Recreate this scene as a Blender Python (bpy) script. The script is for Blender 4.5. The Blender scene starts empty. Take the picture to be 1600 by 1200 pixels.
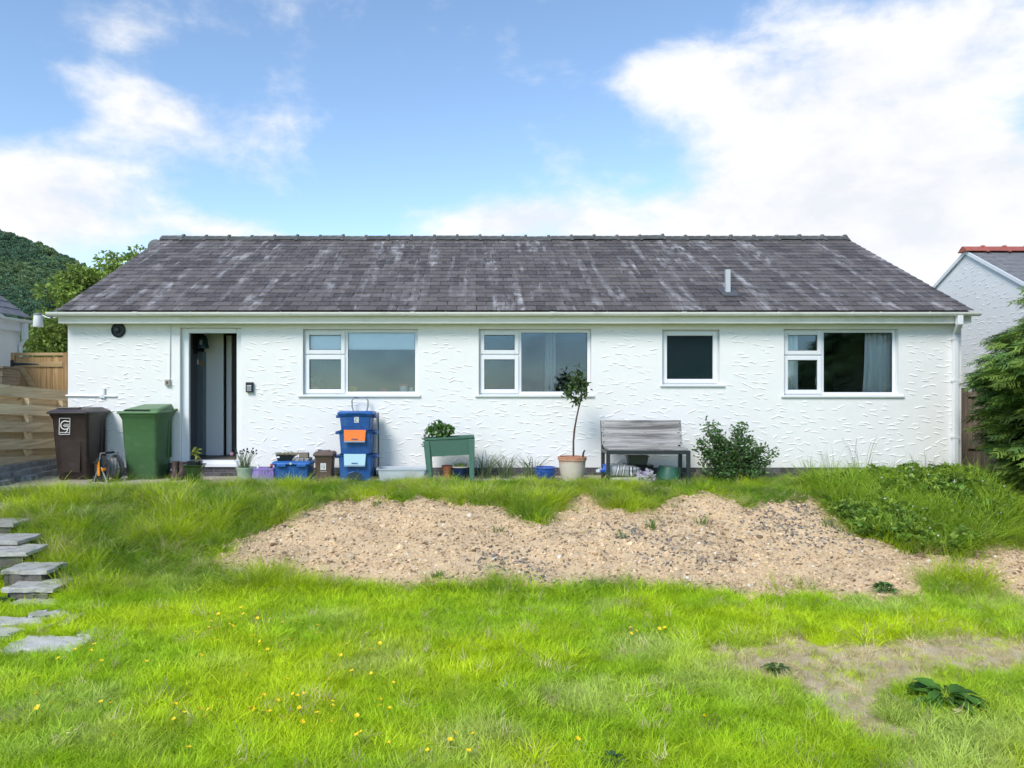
import bpy, math, random
import numpy as np
from mathutils import Vector, Matrix

# ------------------------------------------------------------------ camera, sky, sun, exposure
SC = bpy.context.scene
COL = SC.collection
FPX, CX, CY, CAMZ = 1200.0, 740.0, 609.0, 1.37
cam_d = bpy.data.cameras.new('camera'); cam = bpy.data.objects.new('camera', cam_d); COL.objects.link(cam)
cam.location = (0, 0, CAMZ); cam.rotation_euler = (math.radians(90), 0, 0)
cam_d.sensor_width = 36.0; cam_d.lens = FPX / 1600 * 36
cam_d.shift_x = (800 - CX) / 1600; cam_d.shift_y = (CY - 600) / 1600
cam_d.clip_end = 3000; cam_d.clip_start = 0.05
SC.camera = cam
SUN_EL, SUN_AZ = 43.0, 212.0     # azimuth clockwise from +Y (north): behind the camera, a little to the left
SKY_STRENGTH, SUN_STRENGTH, SUN_ANGLE, EXPOSURE = 0.115, 1.85, 22.0, 0.88
world = bpy.data.worlds.new('World'); SC.world = world; world.use_nodes = True

def build_world():
    nt = world.node_tree; nt.nodes.clear(); N = nt.nodes.new; L = nt.links.new
    def math_(op, a, b=None, c=None, clamp=False):
        n = N('ShaderNodeMath'); n.operation = op; n.use_clamp = clamp
        for i, v in enumerate((a, b, c)):
            if v is None: continue
            if isinstance(v, (int, float)): n.inputs[i].default_value = v
            else: L(v, n.inputs[i])
        return n.outputs[0]
    sky = N('ShaderNodeTexSky'); sky.sky_type = 'NISHITA'; sky.sun_disc = False
    sky.sun_elevation = math.radians(SUN_EL); sky.sun_rotation = math.radians(SUN_AZ)
    sky.air_density = 1.0; sky.dust_density = 0.0; sky.ozone_density = 2.0
    tc = N('ShaderNodeTexCoord'); d = tc.outputs['Generated']
    sep = N('ShaderNodeSeparateXYZ'); L(d, sep.inputs[0])
    x, y, z = sep.outputs
    # cloud coordinates: the direction, squeezed so that clouds lie flatter than they are wide
    cmb = N('ShaderNodeCombineXYZ'); L(math_('MULTIPLY', x, 1.0), cmb.inputs[0]); L(math_('MULTIPLY', y, 1.0), cmb.inputs[1]); L(math_('MULTIPLY', z, 1.7), cmb.inputs[2])
    def noise(scale, detail, rough, dist, off):
        m = N('ShaderNodeMapping'); m.inputs['Location'].default_value = off; L(cmb.outputs[0], m.inputs[0])
        n = N('ShaderNodeTexNoise'); n.inputs['Scale'].default_value = scale; n.inputs['Detail'].default_value = detail
        n.inputs['Roughness'].default_value = rough; n.inputs['Distortion'].default_value = dist
        L(m.outputs[0], n.inputs['Vector']); return n.outputs['Fac']
    big = noise(2.2, 2.0, 0.5, 0.2, (3.1, 7.7, 1.3))
    fine = noise(7.5, 7.0, 0.60, 0.15, (1.7, 0.4, 5.0))
    # cloud masses seen in this part of the sky: azimuth, elevation, radii (radians), weight
    u = math_('ARCTAN2', x, y); v = math_('ARCSINE', math_('MINIMUM', math_('MAXIMUM', z, -1.0), 1.0))
    uv = N('ShaderNodeCombineXYZ'); L(u, uv.inputs[0]); L(v, uv.inputs[1]); tot = 0.0
    for px, py, rx, ry, w in CLOUDS:
        u0 = math.atan((px - CX) / FPX); v0 = math.atan((CY - py) / math.hypot(FPX, px - CX)); sx, sy = FPX / rx, FPX / ry
        ma = N('ShaderNodeVectorMath'); ma.operation = 'MULTIPLY_ADD'; L(uv.outputs[0], ma.inputs[0]); ma.inputs[1].default_value = (sx, sy, 0); ma.inputs[2].default_value = (-u0 * sx, -v0 * sy, 0)
        dt = N('ShaderNodeVectorMath'); dt.operation = 'DOT_PRODUCT'; L(ma.outputs[0], dt.inputs[0]); L(ma.outputs[0], dt.inputs[1])
        tot = math_('MULTIPLY_ADD', math_('POWER', 0.36788, dt.outputs['Value']), w, tot)
    # general cover: carries on round the whole dome; the masses above shift it up or down in front
    cover = math_('MULTIPLY', math_('SUBTRACT', big, 0.5), 0.55)
    low = math_('MULTIPLY', math_('SUBTRACT', 0.20, math_('MAXIMUM', z, 0.0)), 2.0)
    dens = math_('ADD', math_('ADD', cover, math_('MULTIPLY', math_('SUBTRACT', fine, 0.5), 2.6)), math_('ADD', tot, math_('MAXIMUM', low, 0.0)))
    mr = N('ShaderNodeMapRange'); mr.interpolation_type = 'SMOOTHSTEP'
    mr.inputs['From Min'].default_value = 0.0; mr.inputs['From Max'].default_value = 1.05
    L(dens, mr.inputs['Value'])
    shade = N('ShaderNodeMapRange'); L(fine, shade.inputs['Value'])
    shade.inputs['From Min'].default_value = 0.36; shade.inputs['From Max'].default_value = 0.6
    cc = N('ShaderNodeMix'); cc.data_type = 'RGBA'; cc.inputs['A'].default_value = CLOUD_DARK; cc.inputs['B'].default_value = CLOUD_LIGHT
    L(shade.outputs[0], cc.inputs['Factor'])
    tint = N('ShaderNodeMix'); tint.data_type = 'RGBA'; tint.blend_type = 'MULTIPLY'; tint.inputs['Factor'].default_value = 1.0
    L(sky.outputs[0], tint.inputs['A']); tint.inputs['B'].default_value = SKY_TINT
    mix = N('ShaderNodeMix'); mix.data_type = 'RGBA'; L(mr.outputs[0], mix.inputs['Factor'])
    L(tint.outputs['Result'], mix.inputs['A']); L(cc.outputs['Result'], mix.inputs['B'])
    bg = N('ShaderNodeBackground'); bg.inputs['Strength'].default_value = SKY_STRENGTH; L(mix.outputs['Result'], bg.inputs['Color'])
    out = N('ShaderNodeOutputWorld'); L(bg.outputs[0], out.inputs[0])

CLOUDS = [(1290, 225, 210, 90, 1.0), (1560, 310, 230, 120, .9), (1200, 350, 330, 65, 1.0), (1130, 40, 70, 40, -.35), (1580, 175, 60, 30, -.3), (1450, 60, 200, 65, .85), (1020, 125, 100, 34, .6), (1150, 90, 70, 60, .3),
          (800, 340, 140, 42, 1.15), (70, 310, 160, 78, 1.25), (200, 165, 95, 42, .72), (390, 190, 130, 46, .62), (210, 50, 90, 32, .7),
          (400, 275, 80, 40, .35), (350, 360, 90, 22, .5), (790, 75, 28, 26, .12),
          (640, 120, 210, 150, -.45), (640, 280, 180, 50, -.3), (40, 130, 80, 60, -.45), (330, 90, 80, 50, -.4), (870, 70, 90, 60, -.35), (300, 290, 60, 30, -.15), (960, 250, 60, 60, -.2)]
CLOUD_LIGHT = (5.0, 5.02, 5.08, 1); CLOUD_DARK = (4.1, 4.25, 4.55, 1); SKY_TINT = (1.04, 1.06, 1.06, 1)
build_world()
world.cycles.sampling_method = 'MANUAL'; world.cycles.sample_map_resolution = 512
sun_d = bpy.data.lights.new('sun', 'SUN'); sun = bpy.data.objects.new('sun', sun_d); COL.objects.link(sun)
sun_d.energy = SUN_STRENGTH; sun_d.angle = math.radians(SUN_ANGLE); sun_d.color = (1.0, 0.955, 0.88)
_e, _a = math.radians(SUN_EL), math.radians(SUN_AZ)
SUNV = Vector((math.sin(_a) * math.cos(_e), math.cos(_a) * math.cos(_e), math.sin(_e)))
sun.rotation_euler = SUNV.to_track_quat('Z', 'Y').to_euler(); sun.location = SUNV * 60
vs = SC.view_settings; vs.view_transform = 'Standard'; vs.look = 'None'; vs.exposure = EXPOSURE; vs.gamma = 1.0; vs.use_curve_mapping = False
SC.cycles.use_denoising = True
SC.cycles.max_bounces = 5; SC.cycles.diffuse_bounces = 3; SC.cycles.use_adaptive_sampling = True; SC.cycles.adaptive_threshold = 0.02; SC.cycles.adaptive_min_samples = 16; SC.cycles.transparent_max_bounces = 12

# ------------------------------------------------------------------ helpers
rng = np.random.default_rng(7); random.seed(7)
def wx(px, Y): return (px - CX) * Y / FPX
def wz(py, Y): return CAMZ - (py - CY) * Y / FPX

def tag(o, label=None, cat=None, group=None, kind=None):
    if label: o['label'] = label
    if cat: o['category'] = cat
    if group: o['group'] = group
    if kind: o['kind'] = kind
    return o
def empty(name, loc=(0, 0, 0), rz=0.0):
    o = bpy.data.objects.new(name, None); o.empty_display_size = .1; COL.objects.link(o)
    o.location = loc; o.rotation_euler = (0, 0, rz); return o
def thing(name, label, cat, loc=(0, 0, 0), rz=0.0, group=None):
    return tag(empty(name, loc, rz), label, cat, group)
def link(name, me, parent=None, loc=None, rot=None, scale=None):
    o = bpy.data.objects.new(name, me); COL.objects.link(o)
    if parent: o.parent = parent
    if loc is not None: o.location = loc
    if rot is not None: o.rotation_euler = rot
    if scale is not None: o.scale = scale
    return o

class MB:
    def __init__(s): s.v = []; s.f = []; s.m = []; s.cur = 0
    def add(s, vs, fs):
        b = len(s.v); s.v += [tuple(map(float, p)) for p in vs]
        for f in fs: s.f.append(tuple(b + i for i in f)); s.m.append(s.cur)
        return s
    def mat(s, i): s.cur = i; return s
    def hexa(s, p): return s.add(p, [(0, 3, 2, 1), (4, 5, 6, 7), (0, 1, 5, 4), (1, 2, 6, 5), (2, 3, 7, 6), (3, 0, 4, 7)])
    def box(s, x0, x1, y0, y1, z0, z1):
        return s.hexa([(x0, y0, z0), (x1, y0, z0), (x1, y1, z0), (x0, y1, z0), (x0, y0, z1), (x1, y0, z1), (x1, y1, z1), (x0, y1, z1)])
    def rings(s, rs, cap0=True, cap1=True):
        n = len(rs[0]); b = len(s.v)
        for r in rs: s.v += [tuple(map(float, p)) for p in r]
        for k in range(len(rs) - 1):
            for i in range(n):
                j = (i + 1) % n
                s.f.append((b + k * n + i, b + k * n + j, b + (k + 1) * n + j, b + (k + 1) * n + i)); s.m.append(s.cur)
        if cap0: s.f.append(tuple(b + i for i in reversed(range(n)))); s.m.append(s.cur)
        if cap1: s.f.append(tuple(b + (len(rs) - 1) * n + i for i in range(n))); s.m.append(s.cur)
        return s
    def loft(s, secs, r=.03, n=4, cap0=True, cap1=True):   # secs: (z, cx, cy, wx, wy[, r])
        return s.rings([[(x, y, q[0]) for x, y in rrect(q[1], q[2], q[3], q[4], q[5] if len(q) > 5 else r, n)] for q in secs], cap0, cap1)
    def lathe(s, prof, n=20, c=(0, 0), cap0=True, cap1=False, wob=0):
        rs = []
        for r, z in prof: rs.append([(c[0] + r * math.cos(2 * math.pi * i / n), c[1] + r * math.sin(2 * math.pi * i / n), z) for i in range(n)])
        return s.rings(rs, cap0, cap1)
    def tube(s, pts, r, n=8, cap=True):
        pts = [Vector(p) for p in pts]; rs = []
        rad = r if isinstance(r, (list, tuple)) else [r] * len(pts)
        ref = None
        for i, p in enumerate(pts):
            t = (pts[min(i + 1, len(pts) - 1)] - pts[max(i - 1, 0)]).normalized()
            if ref is None:
                ref = Vector((0, 0, 1)) if abs(t.z) < .9 else Vector((1, 0, 0))
            a = t.cross(ref)
            if a.length < 1e-4: a = t.orthogonal()
            a.normalize(); b = t.cross(a).normalized(); ref = -b if False else ref
            rs.append([p + (a * math.cos(2 * math.pi * k / n) + b * math.sin(2 * math.pi * k / n)) * rad[i] for k in range(n)])
        return s.rings([[tuple(q) for q in r_] for r_ in rs], cap, cap)
    def ring(s, x0, x1, z0, z1, w, y0, y1):               # picture-frame ring in the XZ plane
        s.box(x0, x0 + w, y0, y1, z0, z1); s.box(x1 - w, x1, y0, y1, z0, z1)
        s.box(x0 + w, x1 - w, y0, y1, z0, z0 + w); s.box(x0 + w, x1 - w, y0, y1, z1 - w, z1); return s
    def ribbon(s, pts, w, y):                              # flat stroke in the XZ plane facing -Y
        for (xa, za), (xb, zb) in zip(pts[:-1], pts[1:]):
            d = math.hypot(xb - xa, zb - za) or 1e-6; nx, nz = -(zb - za) / d * w / 2, (xb - xa) / d * w / 2
            s.add([(xa - nx, y, za - nz), (xb - nx, y, zb - nz), (xb + nx, y, zb + nz), (xa + nx, y, za + nz)], [(0, 1, 2, 3)])
        return s
    def mesh(s, name, mats=None, smooth=False):
        me = bpy.data.meshes.new(name); me.from_pydata(s.v, [], s.f)
        for m in (mats if isinstance(mats, (list, tuple)) else [mats]):
            if m is not None: me.materials.append(m)
        if any(s.m): me.polygons.foreach_set('material_index', s.m)
        if smooth: me.polygons.foreach_set('use_smooth', [True] * len(me.polygons))
        me.update(); return me
    def build(s, name, mats, parent=None, loc=None, rot=None, smooth=False, bevel=0, seg=2, label=None):
        o = link(name, s.mesh(name, mats, smooth), parent, loc, rot)
        if bevel:
            b = o.modifiers.new('bevel', 'BEVEL'); b.width = bevel; b.segments = seg; b.limit_method = 'ANGLE'; b.angle_limit = math.radians(40)
        elif smooth:
            try:
                o.data.set_sharp_from_angle(angle=math.radians(42))
            except Exception: pass
        if label: o['label'] = label
        return o

def rrect(cx, cy, w, d, r, n=4):
    r = max(min(r, w / 2 - 1e-4, d / 2 - 1e-4), 1e-4); out = []
    for (sx, sy, a0) in ((1, 1, 0), (-1, 1, 90), (-1, -1, 180), (1, -1, 270)):
        for k in range(n + 1):
            a = math.radians(a0 + 90 * k / n)
            out.append((cx + sx * (w / 2 - r) + r * math.cos(a), cy + sy * (d / 2 - r) + r * math.sin(a)))
    return out

def raw_mesh(name, V, F, mat=None, smooth=False, attrs=None):
    me = bpy.data.meshes.new(name); V = np.asarray(V, np.float32); F = np.asarray(F, np.int32)
    me.vertices.add(len(V)); me.vertices.foreach_set('co', V.ravel())
    k = F.shape[1]; me.loops.add(F.size); me.loops.foreach_set('vertex_index', F.ravel())
    me.polygons.add(len(F)); me.polygons.foreach_set('loop_start', np.arange(0, F.size, k, dtype=np.int32))
    if mat: me.materials.append(mat)
    if smooth: me.polygons.foreach_set('use_smooth', np.ones(len(F), bool))
    for an, dom, arr in (attrs or []):
        arr = np.asarray(arr, np.float32)
        if arr.ndim == 1:
            a = me.attributes.new(an, 'FLOAT', dom); a.data.foreach_set('value', arr)
        else:
            if arr.shape[1] == 3: arr = np.c_[arr, np.ones(len(arr), np.float32)]
            a = me.attributes.new(an, 'FLOAT_COLOR', dom); a.data.foreach_set('color', arr.ravel().astype(np.float32))
    me.update(calc_edges=True); return me

# smooth value noise for numpy arrays
_tab = np.random.default_rng(3).random((256, 256))
def vnoise(x, y):
    xi = np.floor(x).astype(int); yi = np.floor(y).astype(int); fx = x - xi; fy = y - yi
    fx = fx * fx * (3 - 2 * fx); fy = fy * fy * (3 - 2 * fy)
    a = _tab[xi & 255, yi & 255]; b = _tab[(xi + 1) & 255, yi & 255]; c = _tab[xi & 255, (yi + 1) & 255]; d = _tab[(xi + 1) & 255, (yi + 1) & 255]
    return (a * (1 - fx) + b * fx) * (1 - fy) + (c * (1 - fx) + d * fx) * fy
def fbm(x, y, o=4, g=.5):
    s = 0; a = 1; t = 0
    for k in range(o):
        s = s + a * vnoise(x * 2 ** k + 17.3 * k, y * 2 ** k + 9.1 * k); t += a; a *= g
    return s / t
def inpoly(px, py, poly):
    px = np.asarray(px); py = np.asarray(py); ins = np.zeros(px.shape, bool); n = len(poly)
    for i in range(n):
        x1, y1 = poly[i]; x2, y2 = poly[(i + 1) % n]
        c = ((y1 > py) != (y2 > py)) & (px < (x2 - x1) * (py - y1) / ((y2 - y1) or 1e-9) + x1)
        ins ^= c
    return ins

# ------------------------------------------------------------------ materials
def nodemat(name):
    m = bpy.data.materials.new(name); m.use_nodes = True; nt = m.node_tree
    return m, nt, nt.nodes['Principled BSDF'], nt.nodes.new, nt.links.new
def mixrgb(nt, fac, a, b, blend='MIX'):
    n = nt.nodes.new('ShaderNodeMix'); n.data_type = 'RGBA'; n.blend_type = blend
    for sock, v in ((n.inputs['Factor'], fac), (n.inputs['A'], a), (n.inputs['B'], b)):
        if isinstance(v, (int, float)): sock.default_value = v
        elif isinstance(v, (tuple, list)): sock.default_value = (*v[:3], 1)
        else: nt.links.new(v, sock)
    return n.outputs['Result']
def noise(nt, scale, detail=4, rough=.55, vec=None, dist=0.0, stretch=None, coord='Object'):
    n = nt.nodes.new('ShaderNodeTexNoise'); n.inputs['Scale'].default_value = scale; n.inputs['Detail'].default_value = detail
    n.inputs['Roughness'].default_value = rough; n.inputs['Distortion'].default_value = dist
    if vec is None: vec = nt.nodes.new('ShaderNodeTexCoord').outputs[coord]
    if stretch:
        m = nt.nodes.new('ShaderNodeMapping'); m.inputs['Scale'].default_value = stretch; nt.links.new(vec, m.inputs[0]); vec = m.outputs[0]
    nt.links.new(vec, n.inputs['Vector']); return n.outputs['Fac']
def ramp(nt, fac, lo, hi, smooth=True):
    n = nt.nodes.new('ShaderNodeMapRange'); n.inputs['From Min'].default_value = lo; n.inputs['From Max'].default_value = hi
    if smooth: n.interpolation_type = 'SMOOTHSTEP'
    nt.links.new(fac, n.inputs['Value']); return n.outputs[0]
def bump(nt, p, h, strength=.3, dist=.01):
    b = nt.nodes.new('ShaderNodeBump'); b.inputs['Strength'].default_value = strength; b.inputs['Distance'].default_value = dist
    nt.links.new(h, b.inputs['Height']); nt.links.new(b.outputs[0], p.inputs['Normal'])
def M(name, col, rough=.6, var=.18, nscale=9, spec=.4, metal=0, bs=0, bscale=40, dirt=None, dirt_amt=.5, dscale=5, rand=0.0, stretch=None, coat=0):
    m, nt, p, N, L = nodemat(name)
    p.inputs['Roughness'].default_value = rough; p.inputs['Metallic'].default_value = metal
    p.inputs['Specular IOR Level'].default_value = spec
    if coat: p.inputs['Coat Weight'].default_value = coat; p.inputs['Coat Roughness'].default_value = .2
    f = noise(nt, nscale, 5, stretch=stretch)
    c = mixrgb(nt, f, tuple(x * (1 - var) for x in col), tuple(min(1, x * (1 + var)) for x in col))
    if dirt is not None:
        c = mixrgb(nt, _scaled(nt, ramp(nt, noise(nt, dscale, 6, .65), .5, .72), dirt_amt), c, dirt)
    if rand:
        oi = N('ShaderNodeObjectInfo'); h = N('ShaderNodeHueSaturation'); L(c, h.inputs['Color'])
        mr = N('ShaderNodeMapRange'); L(oi.outputs['Random'], mr.inputs['Value']); mr.inputs['To Min'].default_value = 1 - rand; mr.inputs['To Max'].default_value = 1 + rand
        L(mr.outputs[0], h.inputs['Value']); c = h.outputs[0]
    L(c, p.inputs['Base Color'])
    if bs: bump(nt, p, noise(nt, bscale, 4, stretch=stretch), bs, .01)
    return m
def _scaled(nt, s, k):
    n = nt.nodes.new('ShaderNodeMath'); n.operation = 'MULTIPLY'; nt.links.new(s, n.inputs[0]); n.inputs[1].default_value = k; return n.outputs[0]
def leafmat(name, col, trans=.35, src='INSTANCER', rough=.5, spec=.3, var=.15):
    """leaf or blade: the tint attribute (or object noise) times the colour, with light passing through"""
    m, nt, p, N, L = nodemat(name)
    p.inputs['Roughness'].default_value = rough; p.inputs['Specular IOR Level'].default_value = spec
    if src:
        a = N('ShaderNodeAttribute'); a.attribute_name = 'tint'; a.attribute_type = src
        c = mixrgb(nt, 1.0, col, a.outputs['Color'], 'MULTIPLY')
    else:
        c = mixrgb(nt, noise(nt, 7, 3), tuple(x * (1 - var) for x in col), tuple(x * (1 + var) for x in col))
    L(c, p.inputs['Base Color'])
    t = N('ShaderNodeBsdfTranslucent'); L(c, t.inputs['Color'])
    mx = N('ShaderNodeMixShader'); mx.inputs[0].default_value = trans
    L(p.outputs[0], mx.inputs[1]); L(t.outputs[0], mx.inputs[2]); L(mx.outputs[0], nt.nodes['Material Output'].inputs['Surface'])
    return m

def scatter(name, protos, P, R, S, T, pid, label, cat, kind='stuff', parent=None):
    """one object of many small instances: protos are meshes, one point each"""
    n = len(P); me = bpy.data.meshes.new(name); me.vertices.add(n); me.vertices.foreach_set('co', np.asarray(P, np.float32).ravel())
    a = me.attributes.new('rot', 'FLOAT_VECTOR', 'POINT'); a.data.foreach_set('vector', np.asarray(R, np.float32).ravel())
    S = np.asarray(S, np.float32)
    if S.ndim == 1: S = np.repeat(S[:, None], 3, 1)
    a = me.attributes.new('scl', 'FLOAT_VECTOR', 'POINT'); a.data.foreach_set('vector', S.ravel())
    a = me.attributes.new('tint', 'FLOAT_COLOR', 'POINT'); a.data.foreach_set('color', np.c_[T, np.ones(n)].astype(np.float32).ravel())
    a = me.attributes.new('pid', 'INT', 'POINT'); a.data.foreach_set('value', np.asarray(pid, np.int32))
    me.update()
    pc = bpy.data.collections.new(name + '_kinds')
    for i, pm in enumerate(protos): pc.objects.link(bpy.data.objects.new('%s_kind_%02d' % (name, i), pm))
    g = bpy.data.node_groups.new(name, 'GeometryNodeTree')
    g.interface.new_socket('Geometry', in_out='INPUT', socket_type='NodeSocketGeometry')
    g.interface.new_socket('Geometry', in_out='OUTPUT', socket_type='NodeSocketGeometry')
    gi = g.nodes.new('NodeGroupInput'); go = g.nodes.new('NodeGroupOutput')
    ci = g.nodes.new('GeometryNodeCollectionInfo'); ci.inputs['Collection'].default_value = pc
    ci.inputs['Separate Children'].default_value = True; ci.inputs['Reset Children'].default_value = True
    ip = g.nodes.new('GeometryNodeInstanceOnPoints'); ip.inputs['Pick Instance'].default_value = True
    def na(nm, ty):
        q = g.nodes.new('GeometryNodeInputNamedAttribute'); q.data_type = ty; q.inputs['Name'].default_value = nm; return q.outputs['Attribute']
    l = g.links.new
    l(gi.outputs[0], ip.inputs['Points']); l(ci.outputs[0], ip.inputs['Instance'])
    l(na('pid', 'INT'), ip.inputs['Instance Index']); l(na('rot', 'FLOAT_VECTOR'), ip.inputs['Rotation']); l(na('scl', 'FLOAT_VECTOR'), ip.inputs['Scale'])
    l(ip.outputs[0], go.inputs[0])
    o = link(name, me, parent); md = o.modifiers.new('scatter', 'NODES'); md.node_group = g
    return tag(o, label, cat, kind=kind)

def blades(nb, h, spread, lean, width, seed, hv=.35, segs=3):
    """a tuft of grass: bent tapering blades"""
    r = np.random.default_rng(seed); V = []; F = []
    for _ in range(nb):
        a = r.random() * 6.283; rr = spread * math.sqrt(r.random()); bx, by = rr * math.cos(a), rr * math.sin(a)
        d = a + r.normal(0, .9); hh = h * (1 - hv + 2 * hv * r.random()); ln = hh * lean * (.4 + 1.1 * r.random())
        wdir = d + math.pi / 2 + r.normal(0, .5); wx_, wy_ = math.cos(wdir), math.sin(wdir); w = width * (.7 + .6 * r.random()); b = len(V)
        for k in range(segs):
            t = k / segs; o = ln * t * t; ww = w * (1 - .55 * t) * .5; z = hh * (t - .18 * lean * t * t)
            cx_, cy_ = bx + math.cos(d) * o, by + math.sin(d) * o
            V += [(cx_ - wx_ * ww, cy_ - wy_ * ww, z), (cx_ + wx_ * ww, cy_ + wy_ * ww, z)]
        V.append((bx + math.cos(d) * ln, by + math.sin(d) * ln, hh * (1 - .18 * lean)))
        for k in range(segs - 1): F.append((b + 2 * k, b + 2 * k + 1, b + 2 * k + 3, b + 2 * k + 2))
        F.append((b + 2 * segs - 2, b + 2 * segs - 1, b + 2 * segs, b + 2 * segs))
    return V, F
def tuft(name, mat, *a, **k):
    V, F = blades(*a, **k); me = bpy.data.meshes.new(name)
    me.from_pydata(V, [], [tuple(dict.fromkeys(f)) for f in F]); me.materials.append(mat); me.update(); return me

def leaf_arrays(C, D, Nn, size, width=.5, fold=.18):
    """folded rhombic leaves: C base points, D length directions, Nn normals (all Nx3), size N"""
    D = D / np.linalg.norm(D, axis=1, keepdims=True); S = np.cross(D, Nn); S /= (np.linalg.norm(S, axis=1, keepdims=True) + 1e-9)
    U = np.cross(S, D); s = size[:, None]
    b = C; t = C + D * s - U * s * .12; l = C + D * s * .48 - S * s * width * .5 + U * s * fold; r = C + D * s * .48 + S * s * width * .5 + U * s * fold
    n = len(C); V = np.stack([b, r, t, l], 1).reshape(-1, 3); i = np.arange(n)[:, None] * 4
    F = np.concatenate([i + np.array([[0, 1, 2]]), i + np.array([[0, 2, 3]])], 1).reshape(-1, 3)
    return V, F
def rdir(n, r=rng):
    v = r.normal(size=(n, 3)); return v / np.linalg.norm(v, axis=1, keepdims=True)
def leafy(name, C, D, size, mat, up=.6, width=.5, tint=None, r=rng, parent=None):
    n = len(C); Nn = rdir(n, r) * (1 - up) + np.array([0, 0, up]); V, F = leaf_arrays(C, D, Nn, size, width)
    at = [('tint', 'POINT', np.repeat(tint if tint is not None else np.ones((n, 3)), 4, 0))]
    return link(name, raw_mesh(name, V, F, mat, attrs=at), parent)

# ------------------------------------------------------------------ shared materials
def slate_mat(name, joined):
    m, nt, p, N, L = nodemat(name)
    g = N('ShaderNodeNewGeometry').outputs['Position']
    if joined:
        a = N('ShaderNodeAttribute'); a.attribute_name = 'tone'; rnd = a.outputs['Fac']
    else: rnd = N('ShaderNodeObjectInfo').outputs['Random']
    c = mixrgb(nt, rnd, (.060, .049, .044), (.150, .126, .114))
    grain = noise(nt, 26, 5, .6, vec=g, stretch=(1, .6, .6))
    c = mixrgb(nt, _scaled(nt, ramp(nt, grain, .42, .72), .5), c, (.20, .175, .16))
    st = noise(nt, 1.0, 6, .62, vec=g, stretch=(4.2, .30, .30), dist=.2)          # pale weathering streaks that run down the slope
    st2 = noise(nt, 9.0, 5, .6, vec=g, stretch=(1.0, .35, .35))
    k = N('ShaderNodeMath'); k.operation = 'MULTIPLY'; L(ramp(nt, st, .47, .66), k.inputs[0]); L(ramp(nt, st2, .38, .62), k.inputs[1])
    k2 = N('ShaderNodeMath'); k2.operation = 'MULTIPLY'; L(k.outputs[0], k2.inputs[0]); rr_ = N('ShaderNodeMath'); rr_.operation = 'FRACT'; L(_scaled(nt, rnd, 7.3), rr_.inputs[0]); rm_ = N('ShaderNodeMapRange'); L(rr_.outputs[0], rm_.inputs['Value']); rm_.inputs['To Min'].default_value = .25; L(rm_.outputs[0], k2.inputs[1])
    c = mixrgb(nt, _scaled(nt, k2.outputs[0], .95), c, (.46, .44, .43))
    sp = noise(nt, 17, 6, .7, vec=g)
    c = mixrgb(nt, _scaled(nt, ramp(nt, sp, .66, .72), .7), c, (.42, .42, .40))     # lichen spots
    L(c, p.inputs['Base Color']); p.inputs['Roughness'].default_value = .55; p.inputs['Specular IOR Level'].default_value = .45
    bump(nt, p, grain, .35, .004); return m
SLATE = slate_mat('slate', False); SLATE_J = slate_mat('slate_far', True)

def render_mat(name, col):
    m, nt, p, N, L = nodemat(name); g = N('ShaderNodeNewGeometry').outputs['Position']
    c = mixrgb(nt, noise(nt, 1.1, 5, .6, vec=g), tuple(x * .93 for x in col), col)
    c = mixrgb(nt, _scaled(nt, ramp(nt, noise(nt, 3.5, 6, .7, vec=g, stretch=(1, 1, .35)), .55, .8), .25), c, (.55, .56, .52))
    L(c, p.inputs['Base Color']); p.inputs['Roughness'].default_value = .8; p.inputs['Specular IOR Level'].default_value = .2
    h = N('ShaderNodeMath'); h.operation = 'ADD'; L(noise(nt, 7, 3, vec=g), h.inputs[0]); L(_scaled(nt, noise(nt, 90, 3, vec=g), .12), h.inputs[1])
    bump(nt, p, h.outputs[0], .35, .014); return m
RENDER = render_mat('white_render', (.87, .86, .835))
UPVC = M('white_upvc', (.80, .81, .82), .32, var=.03, nscale=3, spec=.5)
GUTTER = M('gutter_plastic', (.86, .85, .79), .35, var=.06, nscale=4, dirt=(.42, .42, .30), dirt_amt=.35, dscale=3)
FASCIA = M('fascia_paint', (.86, .84, .76), .5, var=.06, nscale=3, dirt=(.48, .47, .33), dirt_amt=.4, dscale=1.4)
BRICK = M('plinth_brick', (.105, .100, .105), .85, var=.4, nscale=14, bs=.4, bscale=60, rand=.3)
MORTAR = M('mortar', (.20, .19, .18), .95, var=.25, nscale=30, bs=.3)
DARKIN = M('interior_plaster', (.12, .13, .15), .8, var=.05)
FLOORIN = M('interior_floor', (.16, .14, .12), .6)

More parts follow.
